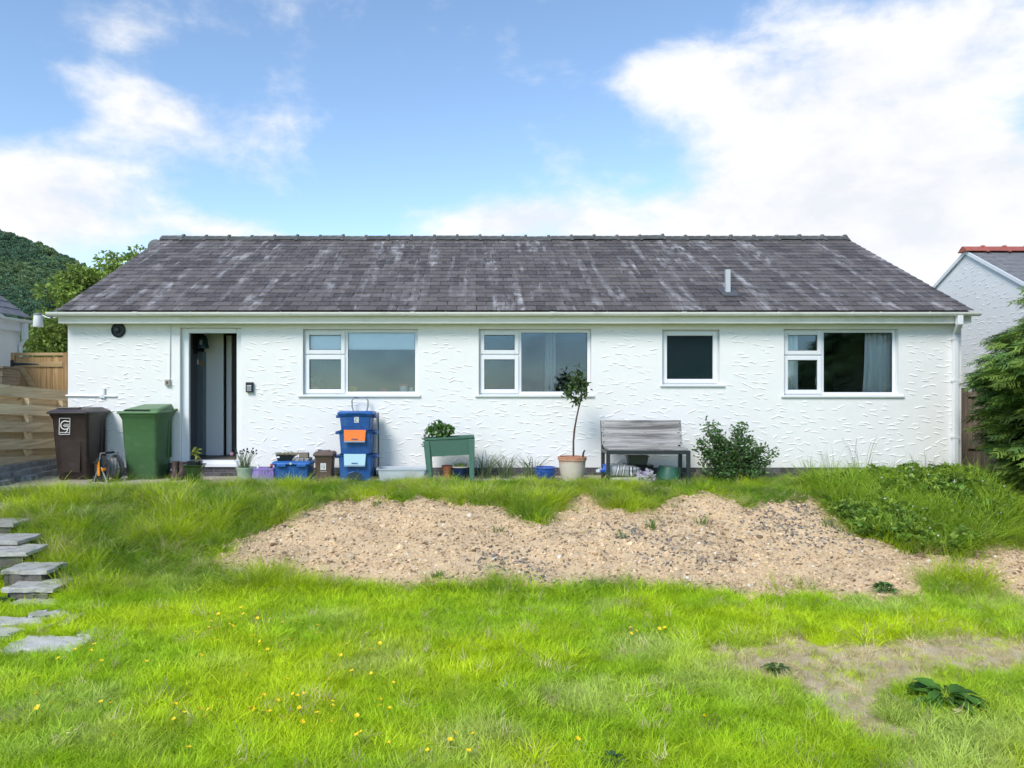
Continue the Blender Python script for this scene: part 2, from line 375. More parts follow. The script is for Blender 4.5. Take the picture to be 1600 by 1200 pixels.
def glass_mat(name, boost=1.9, tint=(.97, .985, .98), rough=0.0, solid=None):
    m = bpy.data.materials.new(name); m.use_nodes = True; nt = m.node_tree; nt.nodes.clear(); N = nt.nodes.new; L = nt.links.new
    fr = N('ShaderNodeFresnel'); fr.inputs['IOR'].default_value = 1.5
    tr = N('ShaderNodeBsdfTransparent'); tr.inputs['Color'].default_value = (*tint, 1)
    gl = N('ShaderNodeBsdfGlossy'); gl.inputs['Roughness'].default_value = rough; gl.inputs['Color'].default_value = (.52, .74, 1.0, 1)
    base = tr.outputs[0]
    if solid:
        df = N('ShaderNodeBsdfPrincipled'); df.inputs['Base Color'].default_value = (*solid, 1); df.inputs['Roughness'].default_value = .35
        v = noise(nt, 130, 3); bump(nt, df, v, .6, .01)
        ms = N('ShaderNodeMixShader'); ms.inputs[0].default_value = .5; L(tr.outputs[0], ms.inputs[1]); L(df.outputs[0], ms.inputs[2]); base = ms.outputs[0]
    k = N('ShaderNodeMath'); k.operation = 'MULTIPLY'; k.use_clamp = True; L(fr.outputs[0], k.inputs[0]); k.inputs[1].default_value = boost
    mx = N('ShaderNodeMixShader'); L(k.outputs[0], mx.inputs[0]); L(base, mx.inputs[1]); L(gl.outputs[0], mx.inputs[2])
    o = N('ShaderNodeOutputMaterial'); L(mx.outputs[0], o.inputs['Surface']); return m
GLASS = glass_mat('window_glass'); FROST = glass_mat('frosted_glass', .05, (.3, .5, .5), .12, (.002, .022, .025))

def wood(name, a, b, rough=.75, scale=1.0, axis=0, knots=True, rand=.12):
    m, nt, p, N, L = nodemat(name)
    st = [22, 22, 22]; st[axis] = 1.3
    tcd = N('ShaderNodeTexCoord').outputs['Object']; oi = N('ShaderNodeObjectInfo')
    off = N('ShaderNodeVectorMath'); off.operation = 'ADD'; L(tcd, off.inputs[0])
    cb = N('ShaderNodeCombineXYZ'); k = N('ShaderNodeMath'); k.operation = 'MULTIPLY'; L(oi.outputs['Random'], k.inputs[0]); k.inputs[1].default_value = 37
    for i in range(3): L(k.outputs[0], cb.inputs[i])
    L(cb.outputs[0], off.inputs[1]); v = off.outputs[0]
    gr = noise(nt, scale, 6, .65, vec=v, stretch=tuple(st), dist=.6)
    c = mixrgb(nt, ramp(nt, gr, .3, .7), a, b)
    if knots:
        ks = [9, 9, 9]; ks[axis] = 4
        c = mixrgb(nt, _scaled(nt, ramp(nt, noise(nt, scale, 2, .5, vec=v, stretch=tuple(ks)), .68, .76), .75), c, tuple(x * .35 for x in a))
    if rand:
        h = N('ShaderNodeHueSaturation'); L(c, h.inputs['Color']); mr = N('ShaderNodeMapRange'); L(oi.outputs['Random'], mr.inputs['Value'])
        mr.inputs['To Min'].default_value = 1 - rand; mr.inputs['To Max'].default_value = 1 + rand; L(mr.outputs[0], h.inputs['Value']); c = h.outputs[0]
    L(c, p.inputs['Base Color']); p.inputs['Roughness'].default_value = rough; p.inputs['Specular IOR Level'].default_value = .25
    bump(nt, p, gr, .35, .004); return m
PALEWOOD_X = wood('pale_fence_wood', (.48, .37, .225), (.72, .59, .39), axis=1)
GATEWOOD = wood('gate_wood', (.34, .20, .085), (.52, .34, .165), axis=2)
GATEWOOD_X = wood('gate_rail_wood', (.40, .27, .13), (.56, .40, .21), axis=0)
GREYWOOD = wood('silvered_wood', (.13, .12, .115), (.50, .48, .465), axis=0, rand=.06, scale=.8)
OLDFENCE = wood('old_fence_wood', (.16, .115, .085), (.30, .24, .19), axis=2)
OLDBOX = wood('weathered_board', (.17, .13, .09), (.32, .26, .19), axis=1)
STONE = M('grey_stone', (.27, .262, .25), .9, var=.35, nscale=7, bs=.6, bscale=18, dirt=(.10, .11, .07), dirt_amt=.5, rand=.25)
FLAG = M('pale_flagstone', (.52, .50, .46), .85, var=.3, nscale=9, bs=.5, bscale=22, dirt=(.20, .19, .13), dirt_amt=.75, dscale=7, rand=.15)
PAVE = M('buff_paving', (.42, .36, .29), .85, var=.18, nscale=5, bs=.35, bscale=25, dirt=(.22, .20, .15), dirt_amt=.4, dscale=3, rand=.14)
BLACKMETAL = M('black_metal', (.022, .028, .032), .4, var=.2, spec=.5)

# ------------------------------------------------------------------ terrain
SOIL_PX = [(338, 872), (350, 858), (395, 845), (430, 828), (455, 812), (475, 800), (510, 790), (545, 780), (575, 777), (620, 788), (690, 783), (740, 789),
           (790, 797), (815, 815), (852, 824), (866, 798), (880, 782), (915, 776), (935, 780), (948, 797), (985, 800), (1035, 796), (1052, 786), (1075, 778), (1100, 774), (1130, 780), (1160, 792), (1235, 790),
           (1268, 772), (1290, 792), (1318, 820), (1345, 838), (1385, 848), (1420, 862), (1470, 872), (1530, 862), (1560, 850), (1600, 856), (1700, 865),
           (1700, 960), (1600, 946), (1545, 938), (1510, 915), (1470, 905), (1440, 930), (1420, 938), (1380, 942), (1330, 938), (1250, 934), (1170, 940), (1100, 928), (1000, 922),
           (900, 926), (830, 927), (760, 920), (690, 921), (610, 930), (540, 920), (470, 912), (400, 900), (360, 890)]
BARE_PX = [(1100, 1022), (1130, 1012), (1190, 1004), (1232, 988), (1265, 1006), (1330, 1012), (1390, 992), (1440, 996), (1480, 984), (1600, 1000), (1720, 1005),
           (1720, 1050), (1600, 1058), (1500, 1052), (1440, 1072), (1372, 1098), (1390, 1128), (1450, 1160), (1440, 1172), (1345, 1155), (1300, 1112), (1250, 1080), (1180, 1062), (1125, 1046)]
WEED_PX = [(1262, 744), (1340, 738), (1500, 742), (1560, 760), (1585, 800), (1560, 850), (1500, 868), (1400, 862), (1340, 842), (1300, 805), (1268, 772)]
def ytop(X): return 10.62 - .25 * np.clip((-3.2 - X) / 2.0, 0, 1) + .12 * np.sin(X * 1.7)
def ybot(X): return 7.25 - .15 * np.clip((-2 - X) / 2.5, 0, 1) - .15 * np.clip((X - 4) / 3, 0, 1)
def H0(X, Y):
    t = np.clip((ytop(X) - Y) / (ytop(X) - ybot(X)), 0, 1)
    s = .55 * t + .45 * t * t * (3 - 2 * t)
    z = -.56 * s + .07 * np.sin(np.pi * t) * (fbm(X * .9 + 5, Y * .9, 3) - .42) * 2
    edge = np.interp(Y, [6.7, 6.87, 7.27, 7.65, 8.57, 9.26, 10.2], [-3.7, -3.67, -3.95, -4.40, -5.05, -5.56, -6.2])
    st = np.interp(Y, [6.7, 6.87, 7.02, 7.27, 7.65, 7.95, 8.57, 9.26, 10.3], [-.58, -.55, -.45, -.345, -.255, -.20, -.13, -.05, .02]) - .13
    z = np.where((X < edge) & (Y > 6.75) & (Y < 10.2), np.minimum(z, st), z)
    near = np.clip((12 - np.abs(Y - 6)) / 4, 0, 1)
    z = z + near * .05 * (fbm(X * .8, Y * .8 + 40, 3) - .5) * np.clip((10.4 - Y) / 1.0, 0, 1)
    return z
def toPx(X, Y, Z): return CX + FPX * X / Y, CY - FPX * (Z - CAMZ) / Y
def masks(X, Y):
    Z = H0(X, Y); Ys = np.maximum(Y, .6); px, py = toPx(X, Ys, Z)
    jx = (fbm(X * 6, Y * 6, 4, .65) - .5) * 62; jy = (fbm(X * 6 + 31, Y * 6 + 7, 4, .65) - .5) * 30
    ok = (Y > 3.0) & (Y < 12)
    return inpoly(px + jx, py + jy, SOIL_PX) & ok, inpoly(px + 1.5 * jx, py + 1.5 * jy, BARE_PX) & ok, inpoly(px, py, WEED_PX) & ok
def H(X, Y):
    X = np.asarray(X, float); Y = np.asarray(Y, float)
    soil = masks(X, Y)[0]
    rough = (fbm(X * 4.0, Y * 4.0, 4, .6) - .5) * .11 + (fbm(X * 13 + 3, Y * 13, 2) - .5) * .045
    return H0(X, Y) + np.where(soil, rough + .02, 0)
def ground_pt(px, py):
    """world point of the ground under a direction, by stepping along it"""
    lo, hi = 2.5, 12.0
    for _ in range(40):
        Y = (lo + hi) / 2; z = float(H0(np.array(wx(px, Y)), np.array(Y)))
        if wz(py, Y) > z: lo = Y
        else: hi = Y
    X = wx(px, lo); return X, lo, float(H(np.array(X), np.array(lo)))

def make_ground():
    xs = np.concatenate([-np.geomspace(900, 9, 26), np.arange(-8.6, 10.2, .045), np.geomspace(10.6, 900, 26)])
    ys = np.concatenate([-np.geomspace(900, 4, 24), np.arange(-3, 2.4, .5), np.arange(2.5, 12.3, .045), np.geomspace(12.8, 900, 24)])
    X, Y = np.meshgrid(xs, ys); x, y = X.ravel(), Y.ravel(); z = H(x, y)
    soil, bare, weed = masks(x, y); nx, ny = len(xs), len(ys)
    i = (np.arange(ny - 1)[:, None] * nx + np.arange(nx - 1)[None]).ravel(); F = np.stack([i, i + 1, i + nx + 1, i + nx], 1)
    col = np.stack([soil, bare, weed], 1).astype(np.float32)
    m, nt, p, N, L = nodemat('ground_earth'); g = N('ShaderNodeNewGeometry').outputs['Position']
    a = N('ShaderNodeAttribute'); a.attribute_name = 'cover'; sp = N('ShaderNodeSeparateColor'); L(a.outputs['Color'], sp.inputs[0])
    f1 = noise(nt, 3.0, 6, .65, vec=g); f2 = noise(nt, 38, 5, .7, vec=g)
    turf = mixrgb(nt, f1, (.13, .19, .02), (.22, .28, .035)); turf = mixrgb(nt, _scaled(nt, ramp(nt, f2, .5, .75), .4), turf, (.20, .17, .08))
    soilc = mixrgb(nt, f1, (.58, .42, .25), (.74, .555, .35)); soilc = mixrgb(nt, _scaled(nt, ramp(nt, f2, .56, .7), .6), soilc, (.34, .235, .14))
    soilc = mixrgb(nt, _scaled(nt, ramp(nt, noise(nt, 1.3, 4, .6, vec=g), .56, .74), .45), soilc, (.48, .385, .28))
    bare_ = mixrgb(nt, f2, (.46, .37, .23), (.68, .56, .38))
    c = mixrgb(nt, sp.outputs[0], turf, soilc); c = mixrgb(nt, sp.outputs[1], c, bare_); L(c, p.inputs['Base Color'])
    p.inputs['Roughness'].default_value = .95; p.inputs['Specular IOR Level'].default_value = .1
    bump(nt, p, f2, .7, .02)
    o = link('ground', raw_mesh('ground', np.stack([x, y, z], 1), F, m, True, [('cover', 'POINT', col)]))
    tag(o, 'garden ground: level by the house, bank down to the lawn', 'ground', kind='structure')
make_ground()

# ------------------------------------------------------------------ the white bungalow
WY = 12.0
def hx(px): return (px - CX) / 100.0
def hz(py): return CAMZ + (CY - py) / 100.0
HX0, HX1, WTOP, PLZ = hx(106), hx(1502), 2.41, .155
house = thing('bungalow', 'long white rendered bungalow with a mottled dark slate roof', 'house', ((HX0 + HX1) / 2, WY, 0))
HO = Vector(house.location)
def hb(mb, name, mats, parent=house, **k):      # build in world coordinates, parented to the house or one of its parts
    o = mb.build(name, mats, parent, **k)
    o.location = -HO if parent is house else (0, 0, 0)
    return o
OPEN = dict(door=(hx(281), hx(377), .0, hz(512)), w1=(hx(473), hx(653), hz(617), hz(514)), w2=(hx(748), hx(924), hz(617), hz(514)),
            w3=(hx(1035), hx(1125), hz(601), hz(515)), w4=(hx(1225), hx(1404), hz(618), hz(514)))
OPEN['door'] = (hx(281), hx(377), PLZ, hz(512))
def wall_open(mb, x0, x1, z0, z1, y, th, ops):
    xs = sorted({x0, x1, *[v for o in ops for v in o[:2]]}); zs = sorted({z0, z1, *[min(max(v, z0), z1) for o in ops for v in o[2:]]})
    for a, b in zip(xs[:-1], xs[1:]):
        for c, d in zip(zs[:-1], zs[1:]):
            mx, mz = (a + b) / 2, (c + d) / 2
            if any(o[0] < mx < o[1] and o[2] < mz < o[3] for o in ops): continue
            mb.add([(a, y, c), (b, y, c), (b, y, d), (a, y, d)], [(0, 1, 2, 3)]); mb.add([(a, y + th, c), (b, y + th, c), (b, y + th, d), (a, y + th, d)], [(3, 2, 1, 0)])
    for o in ops:
        a, b, c, d = o; c = max(c, z0)
        for q in ([(a, y, c), (a, y, d), (a, y + th, d), (a, y + th, c)], [(b, y, d), (b, y, c), (b, y + th, c), (b, y + th, d)],
                  [(a, y, d), (b, y, d), (b, y + th, d), (a, y + th, d)], [(b, y, c), (a, y, c), (a, y + th, c), (b, y + th, c)]):
            mb.add(q, [(0, 1, 2, 3)])
RY0, RZ0, RY1, RZ1 = 11.76, 2.575, 15.76, 4.46       # roof plane: eaves edge and ridge
PITCH = math.atan2(RZ1 - RZ0, RY1 - RY0); RLEN = math.hypot(RY1 - RY0, RZ1 - RZ0); YB = 2 * RY1 - 12.0
mb = MB(); wall_open(mb, HX0, HX1, PLZ, WTOP, WY, .26, list(OPEN.values()))
for x in (HX0, HX1 - .26):      # gable walls
    e = .001
    for xx in (x, x + .26):
        mb.add([(xx, WY + e, 0), (xx, YB, 0), (xx, YB, WTOP), (xx, RY1, RZ1 - .16), (xx, WY + e, WTOP)], [(0, 1, 2, 3, 4)])
mb.box(HX0 + .27, HX1 - .27, YB - .26, YB, 0, WTOP)
wall = hb(mb, 'wall', RENDER)

def trowel_marks(name, parent, x0, x1, z0, z1, y, ops, seed, step=(.165, .088), gable=None, xplane=None, deep=1.0):
    """raised trowel ridges of the render: small wedges with a lip on the lower side"""
    r = np.random.default_rng(seed); mb = MB(); row = 0; z = z0
    while z < z1:
        x = x0 + (row % 2) * step[0] / 2
        while x < x1:
            cx = x + r.normal(0, .035); cz = z + r.normal(0, .022); x += step[0] * (.8 + .4 * r.random())
            if r.random() < .28: continue
            fieldv = float(fbm(np.array(cx * .75 + 9), np.array(cz * 1.1), 3)) - .5
            low = max(0, (.95 - cz)) * .9
            a = -.13 + fieldv * 1.5 * (.35 + low) + r.normal(0, .10 + .22 * low)
            if r.random() < .1 + .25 * low: a = abs(a) + .1
            Ln = .05 + .04 * r.random(); h = .016 + .010 * r.random(); dp = (.0065 + .0035 * r.random()) * deep
            ca, sa = math.cos(a), math.sin(a)
            if any(o[0] - .12 < cx < o[1] + .12 and o[2] - .09 < cz < o[3] + .06 for o in ops): continue
            if not (x0 + .1 < cx < x1 - .1 and z0 + .04 < cz < z1 - .02): continue
            if gable and not gable(cx, cz): continue
            def P(u, w, d):
                return (cx + u * ca - w * sa, y - d, cz + u * sa + w * ca) if xplane is None else (xplane - d, cx + u * ca - w * sa, cz + u * sa + w * ca)
            w1, w2 = r.normal(0, .004), r.normal(0, .004)
            mb.add([P(-Ln, w1, -.001), P(-Ln * .45, w2, dp), P(Ln * .45, -w2, dp), P(Ln, -w1, -.001), P(Ln * .5, h, -.001), P(-Ln * .5, h, -.001), P(-Ln * .5, w2 - dp * 1.3, -.001), P(Ln * .5, -w2 - dp * 1.3, -.001)],
                   [(0, 1, 5), (1, 2, 4, 5), (2, 3, 4), (0, 6, 1), (6, 7, 2, 1), (7, 3, 2)])
        z += step[1] * (.9 + .2 * r.random()); row += 1
    return mb
tm = hb(trowel_marks('m', house, HX0, HX1, PLZ, WTOP - .06, WY, list(OPEN.values()), 5), 'render_ridges', RENDER); tm['kind'] = 'stuff'

# plinth: a mortar bed with bricks standing proud of it
mb = MB(); d = OPEN['door']
for a, b in ((HX0 + .005, HX1 - .005),): mb.box(a, b, WY + .012, WY + .25, -.05, PLZ - .004)
plinth = hb(mb, 'plinth', MORTAR)
bm = MB().box(0, .205, 0, .1, 0, .06).mesh('brick', BRICK); k = 0
for row, z in enumerate((.012, .084)):
    x = HX0 + .01 - (.11 if row else 0)
    while x < HX1 - .05:
        xa = max(x, HX0 + .005); o = link('brick', bm, plinth, (xa, WY + .003 + .004 * rng.random(), z)); xe = min(x + .205, HX1 - .005); o.scale = ((xe - xa) / .205, 1, 1); x += .216; k += 1

# windows
def window(name, op, cols, sill, label=None, frosted=False):
    """cols: list of (x0,x1,[(z0,z1,'sash'|'fixed')...]) in wall pixels"""
    x0, x1, z0, z1 = op; yf = WY + .085
    mb = MB(); fw = .035; mb.ring(x0 + .002, x1 - .002, z0 + .002, z1 - .002, fw, yf, yf + .06)
    for c in cols[:-1]: mb.box(hx(c[1]), hx(c[1]) + .035, yf + .001, yf + .059, z0 + fw, z1 - fw)
    for c in cols:
        for (pa, pb, kind), nxt in zip(c[2][:-1], c[2][1:]): mb.box(max(hx(c[0]), x0 + fw), hx(c[1]), yf + .002, yf + .058, hz(pb) - .035, hz(pb))
    w = hb(mb, 'window', UPVC, bevel=.004)
    if label: w['label'] = label
    for ci, c in enumerate(cols):
        for pa, pb, kind in c[2]:
            xa, xb = max(hx(c[0]), x0 + fw), min(hx(c[1]), x1 - fw); za, zb = max(hz(pb), z0 + fw), min(hz(pa), z1 - fw)
            if kind == 'sash':
                mb = MB(); mb.ring(xa - .008, xb + .008, za - .008, zb + .008, .062, yf - .022, yf + .03)
                hb(mb, 'sash', UPVC, w, bevel=.006)
                g = (xa + .056, xb - .056, za + .056, zb - .056)
                if c[1] - c[0] < 80 and pb - pa > 40 and not frosted:
                    hb(MB().box(g[1] + .012, g[1] + .03, yf + .062, yf + .09, (za + zb) / 2 - .16, (za + zb) / 2 - .04), 'handle', UPVC, w)
            else:
                mb = MB(); mb.ring(xa, xb, za, zb, .016, yf + .006, yf + .03); hb(mb, 'glazing_bead', UPVC, w)
                g = (xa + .016, xb - .016, za + .016, zb - .016)
            mb = MB(); mb.ring(g[0] - .001, g[1] + .001, g[2] - .001, g[3] + .001, .006, yf + .008, yf + .014); hb(mb, 'gasket', BLACKMETAL, w)
            hb(MB().box(g[0], g[1], yf + .016, yf + .026, g[2], g[3]), 'pane', FROST if frosted else GLASS, w)
    sx0, sx1 = hx(sill[0]), hx(sill[1]); zt = z0 + .004
    mb = MB(); mb.add([(sx0, WY - .035, zt - .034), (sx1, WY - .035, zt - .034), (sx1, WY - .035, zt - .004), (sx0, WY - .035, zt - .004),
                       (sx0, yf + .01, zt - .034), (sx1, yf + .01, zt - .034), (sx1, yf + .01, zt + .006), (sx0, yf + .01, zt + .006)],
                      [(0, 1, 2, 3), (5, 4, 7, 6), (3, 2, 6, 7), (4, 5, 1, 0), (4, 0, 3, 7), (1, 5, 6, 2)])
    hb(mb, 'sill', UPVC, w, bevel=.004)
    return w
window('w1', OPEN['w1'], [(475, 537, [(517, 552, 'sash'), (556, 614, 'sash')]), (540.5, 651, [(516, 614, 'fixed')])], (466, 657), 'casement window with a white roller blind partly down')
window('w2', OPEN['w2'], [(750, 810, [(517, 552, 'sash'), (556, 614, 'sash')]), (813.5, 922, [(516, 614, 'fixed')])], (742, 928), 'casement window behind the small potted tree')
window('w3', OPEN['w3'], [(1036, 1124, [(517, 599, 'sash')])], (1031, 1132), 'small single-pane window with dark frosted glass', True)
window('w4', OPEN['w4'], [(1226, 1286, [(517, 553, 'sash'), (557, 615, 'sash')]), (1289.5, 1402, [(516, 615, 'fixed')])], (1220, 1412), 'casement window with a pale curtain inside')

# doorway
dx0, dx1, dz0, dz1 = OPEN['door']; mb = MB(); yf = WY + .07
mb.box(dx0 + .002, hx(292.5), yf, yf + .07, hz(729), dz1 - .002); mb.box(hx(367.5), dx1 - .002, yf, yf + .07, hz(729), dz1 - .002)
mb.box(hx(292.5), hx(367.5), yf, yf + .07, hz(520), dz1 - .002)
df = hb(mb, 'door_frame', UPVC, bevel=.006)
mb = MB(); mb.box(hx(288), hx(371), WY - .03, WY + .16, hz(729.5), hz(724)); mb.box(hx(291), hx(369), WY + .01, WY + .15, hz(724), hz(719.5)); hb(mb, 'door_sill', UPVC, bevel=.005)
# eaves
mb = MB(); mb.box(HX0 - .045, HX1 + .03, 11.80, 11.822, 2.39, 2.545); hb(mb, 'fascia', FASCIA, bevel=.003)
mb = MB(); mb.box(HX0 - .04, HX1 + .025, 11.823, WY + .02, 2.396, 2.409); hb(mb, 'soffit', FASCIA)
def gutter_mesh(x0, x1, y, z, r=.058, t=.004):
    prof = [(y + r * math.cos(a), z + r * math.sin(a)) for a in np.linspace(math.pi, 2 * math.pi, 11)]
    inn = [(y + (r - t) * math.cos(a), z + (r - t) * math.sin(a)) for a in np.linspace(2 * math.pi, math.pi, 11)]
    lip = [(y - r - .006, z - .003), (y - r - .006, z + .006)]
    pr = lip[::-1][:0] + prof + inn
    return MB().rings([[(x, p[0], p[1]) for p in pr] for x in (x0, x1)])
GY, GZ = 11.725, 2.552
gut = hb(gutter_mesh(HX0 - .16, HX1 + .10, GY, GZ), 'gutter', GUTTER, smooth=True)
def half(x0, x1, r): return MB().rings([[(x, GY + r * math.cos(a), GZ + .004 + r * math.sin(a)) for a in np.linspace(math.pi, 2 * math.pi, 9)] for x in (x0, x1)])
for px in (92, 150, 299, 342, 440, 532, 608, 697, 780, 868, 948, 1095, 1215, 1330, 1374, 1450): hb(half(wx(px, GY) - .008, wx(px, GY) + .008, .064), 'gutter_clip', GUTTER, gut)
for px in (213, 645, 862, 1068): hb(half(wx(px, GY) - .035, wx(px, GY) + .035, .066), 'gutter_union', GUTTER, gut)
for x in (HX0 - .165, HX1 + .105): hb(half(x - .004, x + .004, .061), 'gutter_end', GUTTER, gut)
px_ = wx(1499, GY)
mb = MB(); mb.box(px_ - .04, px_ + .04, GY - .04, GY + .04, GZ - .19, GZ - .05)
mb.hexa([(px_ - .04, GY - .035, GZ - .19), (px_ + .04, GY - .035, GZ - .19), (px_ + .04, GY + .035, GZ - .19), (px_ - .04, GY + .035, GZ - .19)][0:4] and
        [(7.50 - .035, WY - .075, 2.235), (7.50 + .035, WY - .075, 2.235), (7.50 + .035, WY - .01, 2.235), (7.50 - .035, WY - .01, 2.235),
         (px_ - .04, GY - .035, GZ - .191), (px_ + .04, GY - .035, GZ - .191), (px_ + .04, GY + .035, GZ - .191), (px_ - .04, GY + .035, GZ - .191)])
mb.box(7.50 - .034, 7.50 + .034, WY - .076, WY - .012, .02, 2.236)
dp = hb(mb, 'downpipe', UPVC, bevel=.006)
for z in (.62, 1.5, 2.15): hb(MB().box(7.5 - .048, 7.5 + .048, WY - .08, WY - .002, z, z + .03), 'pipe_clip', UPVC, dp)

# roof: deck, slates, ridge tiles
mb = MB(); a, b = HX0 - .03, HX1 + .03
mb.add([(a, RY0 + .05, RZ0 - .02), (b, RY0 + .05, RZ0 - .02), (b, RY1, RZ1), (a, RY1, RZ1), (b, 2 * RY1 - RY0, RZ0 - .02), (a, 2 * RY1 - RY0, RZ0 - .02),
        (a, RY0 + .05, RZ0 - .05), (b, RY0 + .05, RZ0 - .05), (b, 2 * RY1 - RY0, RZ0 - .05), (a, 2 * RY1 - RY0, RZ0 - .05)],
       [(0, 1, 2, 3), (3, 2, 4, 5), (6, 7, 1, 0), (6, 9, 8, 7), (0, 3, 5, 9, 6), (1, 7, 8, 4, 2)])
ROOFDECK = M('roof_deck', (.06, .055, .06), .8)
roof = hb(mb, 'roof', ROOFDECK)
GAUGE = RLEN / 21.0; SW = .3065; SL = GAUGE * 1.42; ST = .010
slate_kinds = []
for kx in range(4):
    r = np.random.default_rng(40 + kx); q = [(x + r.normal(0, .0012), -abs(r.normal(0, .003)) if 0 < i < 4 else 0) for i, x in enumerate(np.linspace(-.5, .5, 5) * (SW - .009))]
    mb = MB(); fr = q; bk = [(q[0][0], SL), (q[-1][0], SL)]
    pts = fr + bk[::-1]; n = len(pts)
    mb.v = [(x, y, 0) for x, y in pts] + [(x, y, ST) for x, y in pts]
    mb.f = [tuple(reversed(range(n))), tuple(range(n, 2 * n))] + [(i, (i + 1) % n, n + (i + 1) % n, n + i) for i in range(n)]; mb.m = [0] * len(mb.f)
    slate_kinds.append(mb)
slate_me = [k.mesh('slate', SLATE) for k in slate_kinds]
def slate_place(c, x):
    s = c * GAUGE + rng.normal(0, .004); tilt = .011 / GAUGE
    y = RY0 + s * math.cos(PITCH) - math.sin(PITCH) * .012; z = RZ0 + s * math.sin(PITCH) + math.cos(PITCH) * .012
    return (x, y, z), (PITCH - tilt + rng.normal(0, .003), rng.normal(0, .004), rng.normal(0, .004))
nS = 0; bigV = []; bigF = []; tone = []
W_ROOF = HX1 - HX0 + .09; XL = HX0 - .05
for c in range(21):
    x = XL - (SW / 2 if c % 2 else 0)
    while x < XL + W_ROOF - .02:
        xa, xb = max(x, XL), min(x + SW, XL + W_ROOF); x += SW
        if xb - xa < .05: continue
        loc, rot = slate_place(c, (xa + xb) / 2); kx = int(rng.integers(4)); sc = (xb - xa) / SW
        if c < 6 and nS < 300:
            link('slate', slate_me[kx], roof, loc, rot, (sc, 1, 1)); nS += 1
        else:
            Mx = Matrix.LocRotScale(Vector(loc), __import__('mathutils').Euler(rot), Vector((sc, 1, 1)))
            b0 = len(bigV); bigV += [tuple(Mx @ Vector(v)) for v in slate_kinds[kx].v]; bigF += [tuple(b0 + i for i in f) for f in slate_kinds[kx].f]; tone += [rng.random()] * len(slate_kinds[kx].v)
me = bpy.data.meshes.new('upper_slates'); me.from_pydata(bigV, [], bigF); me.materials.append(SLATE_J)
at = me.attributes.new('tone', 'FLOAT', 'POINT'); at.data.foreach_set('value', np.array(tone, np.float32)); me.update()
us = link('upper_slates', me, roof); us['kind'] = 'stuff'
RIDGE = M('ridge_tile_grey', (.085, .085, .08), .8, var=.35, nscale=10, bs=.4, bscale=30, dirt=(.30, .31, .27), dirt_amt=.7, dscale=8, rand=.2)
def ridge_mesh(mat, L=.47, w=.17, h=.085):
    def sec(x, k): return [(x, -w * k, -h * k - .01), (x, -w * .55 * k, -h * .42 * k), (x, -w * .12 * k, .012 + .11 * (k - 1)), (x, w * .12 * k, .012 + .11 * (k - 1)), (x, w * .55 * k, -h * .42 * k), (x, w * k, -h * k - .01)]
    return MB().rings([sec(0, 1.0), sec(L - .055, 1.0), sec(L - .05, 1.22), sec(L, 1.24), sec(L + .004, 1.0)]).mesh('ridge_tile', mat)
rm = ridge_mesh(RIDGE); n = 30; step = (W_ROOF - .02) / n
for i in range(n): link('ridge_tile', rm, roof, (XL + i * step, RY1, RZ1 + .055 + rng.normal(0, .004)), (rng.normal(0, .02), rng.normal(0, .006), 0), (step / .47, 1, 1))
# roof vent with its flashing
VY = 12.55; vz = RZ0 + (VY - RY0) * math.tan(PITCH); vx = wx(1137, VY)
mb = MB(); mb.loft([(vz - .05, vx, VY, .075, .075), (vz + .385, vx, VY, .075, .075)], r=.006, n=2)
VENT = M('vent_grey', (.50, .52, .52), .4, var=.05)
LEAD = M('lead_flashing', (.09, .09, .095), .5, var=.25, nscale=12)
vp = hb(mb, 'vent_pipe', VENT, roof)
fl = MB(); fl.box(-.13, .13, -.22, .17, .026, .032); fl.build('flashing', LEAD, roof, (vx, VY, vz), (PITCH, 0, 0))

# inside: floor, ceiling, partitions
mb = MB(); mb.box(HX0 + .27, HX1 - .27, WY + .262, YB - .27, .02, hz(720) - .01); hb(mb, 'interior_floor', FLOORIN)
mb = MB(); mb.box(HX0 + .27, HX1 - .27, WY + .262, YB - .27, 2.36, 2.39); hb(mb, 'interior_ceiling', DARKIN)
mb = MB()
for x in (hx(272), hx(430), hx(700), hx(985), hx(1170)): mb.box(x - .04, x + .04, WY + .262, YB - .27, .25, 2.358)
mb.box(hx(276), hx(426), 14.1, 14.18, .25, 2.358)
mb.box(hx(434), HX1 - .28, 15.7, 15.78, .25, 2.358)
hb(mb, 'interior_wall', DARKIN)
# wall fixtures (parts fixed to the house)
BLK = M('black_plastic', (.014, .018, .022), .35, var=.2)
mb = MB(); vx, vz_ = hx(185.5), hz(516)
def discY(mb, cx, cz, prof, n=28):   # lathe about the Y axis: prof = (radius, y)
    return mb.rings([[(cx + r * math.cos(2 * math.pi * i / n), y, cz + r * math.sin(2 * math.pi * i / n)) for i in range(n)] for r, y in prof])
discY(mb, vx, vz_, [(.112, WY + .001), (.112, WY - .02), (.095, WY - .03), (.088, WY - .014), (.03, WY - .012)]); vt = hb(mb, 'wall_vent', BLK, smooth=True)
mb = MB(); discY(mb, vx - .02, vz_ + .005, [(.05, WY - .014), (.048, WY - .035), (.03, WY - .042)], 6); hb(mb, 'vent_cowl', M('dark_glass', (.03, .04, .05), .15), vt)
mb = MB(); mb.tube([(hx(266), WY - .012, WTOP - .02), (hx(265.5), WY - .012, hz(594))], .012, 8); cd = hb(mb, 'conduit', UPVC)
mb = MB(); mb.box(hx(259), hx(267), WY - .05, WY - .001, hz(602.5), hz(593)); sb = hb(mb, 'switch_box', M('beige_box', (.42, .38, .33), .5), bevel=.006)
hb(MB().box(hx(261.2), hx(264.8), WY - .056, WY - .05, hz(600), hz(595.5)), 'switch', M('brown_switch', (.16, .12, .10), .5), sb)
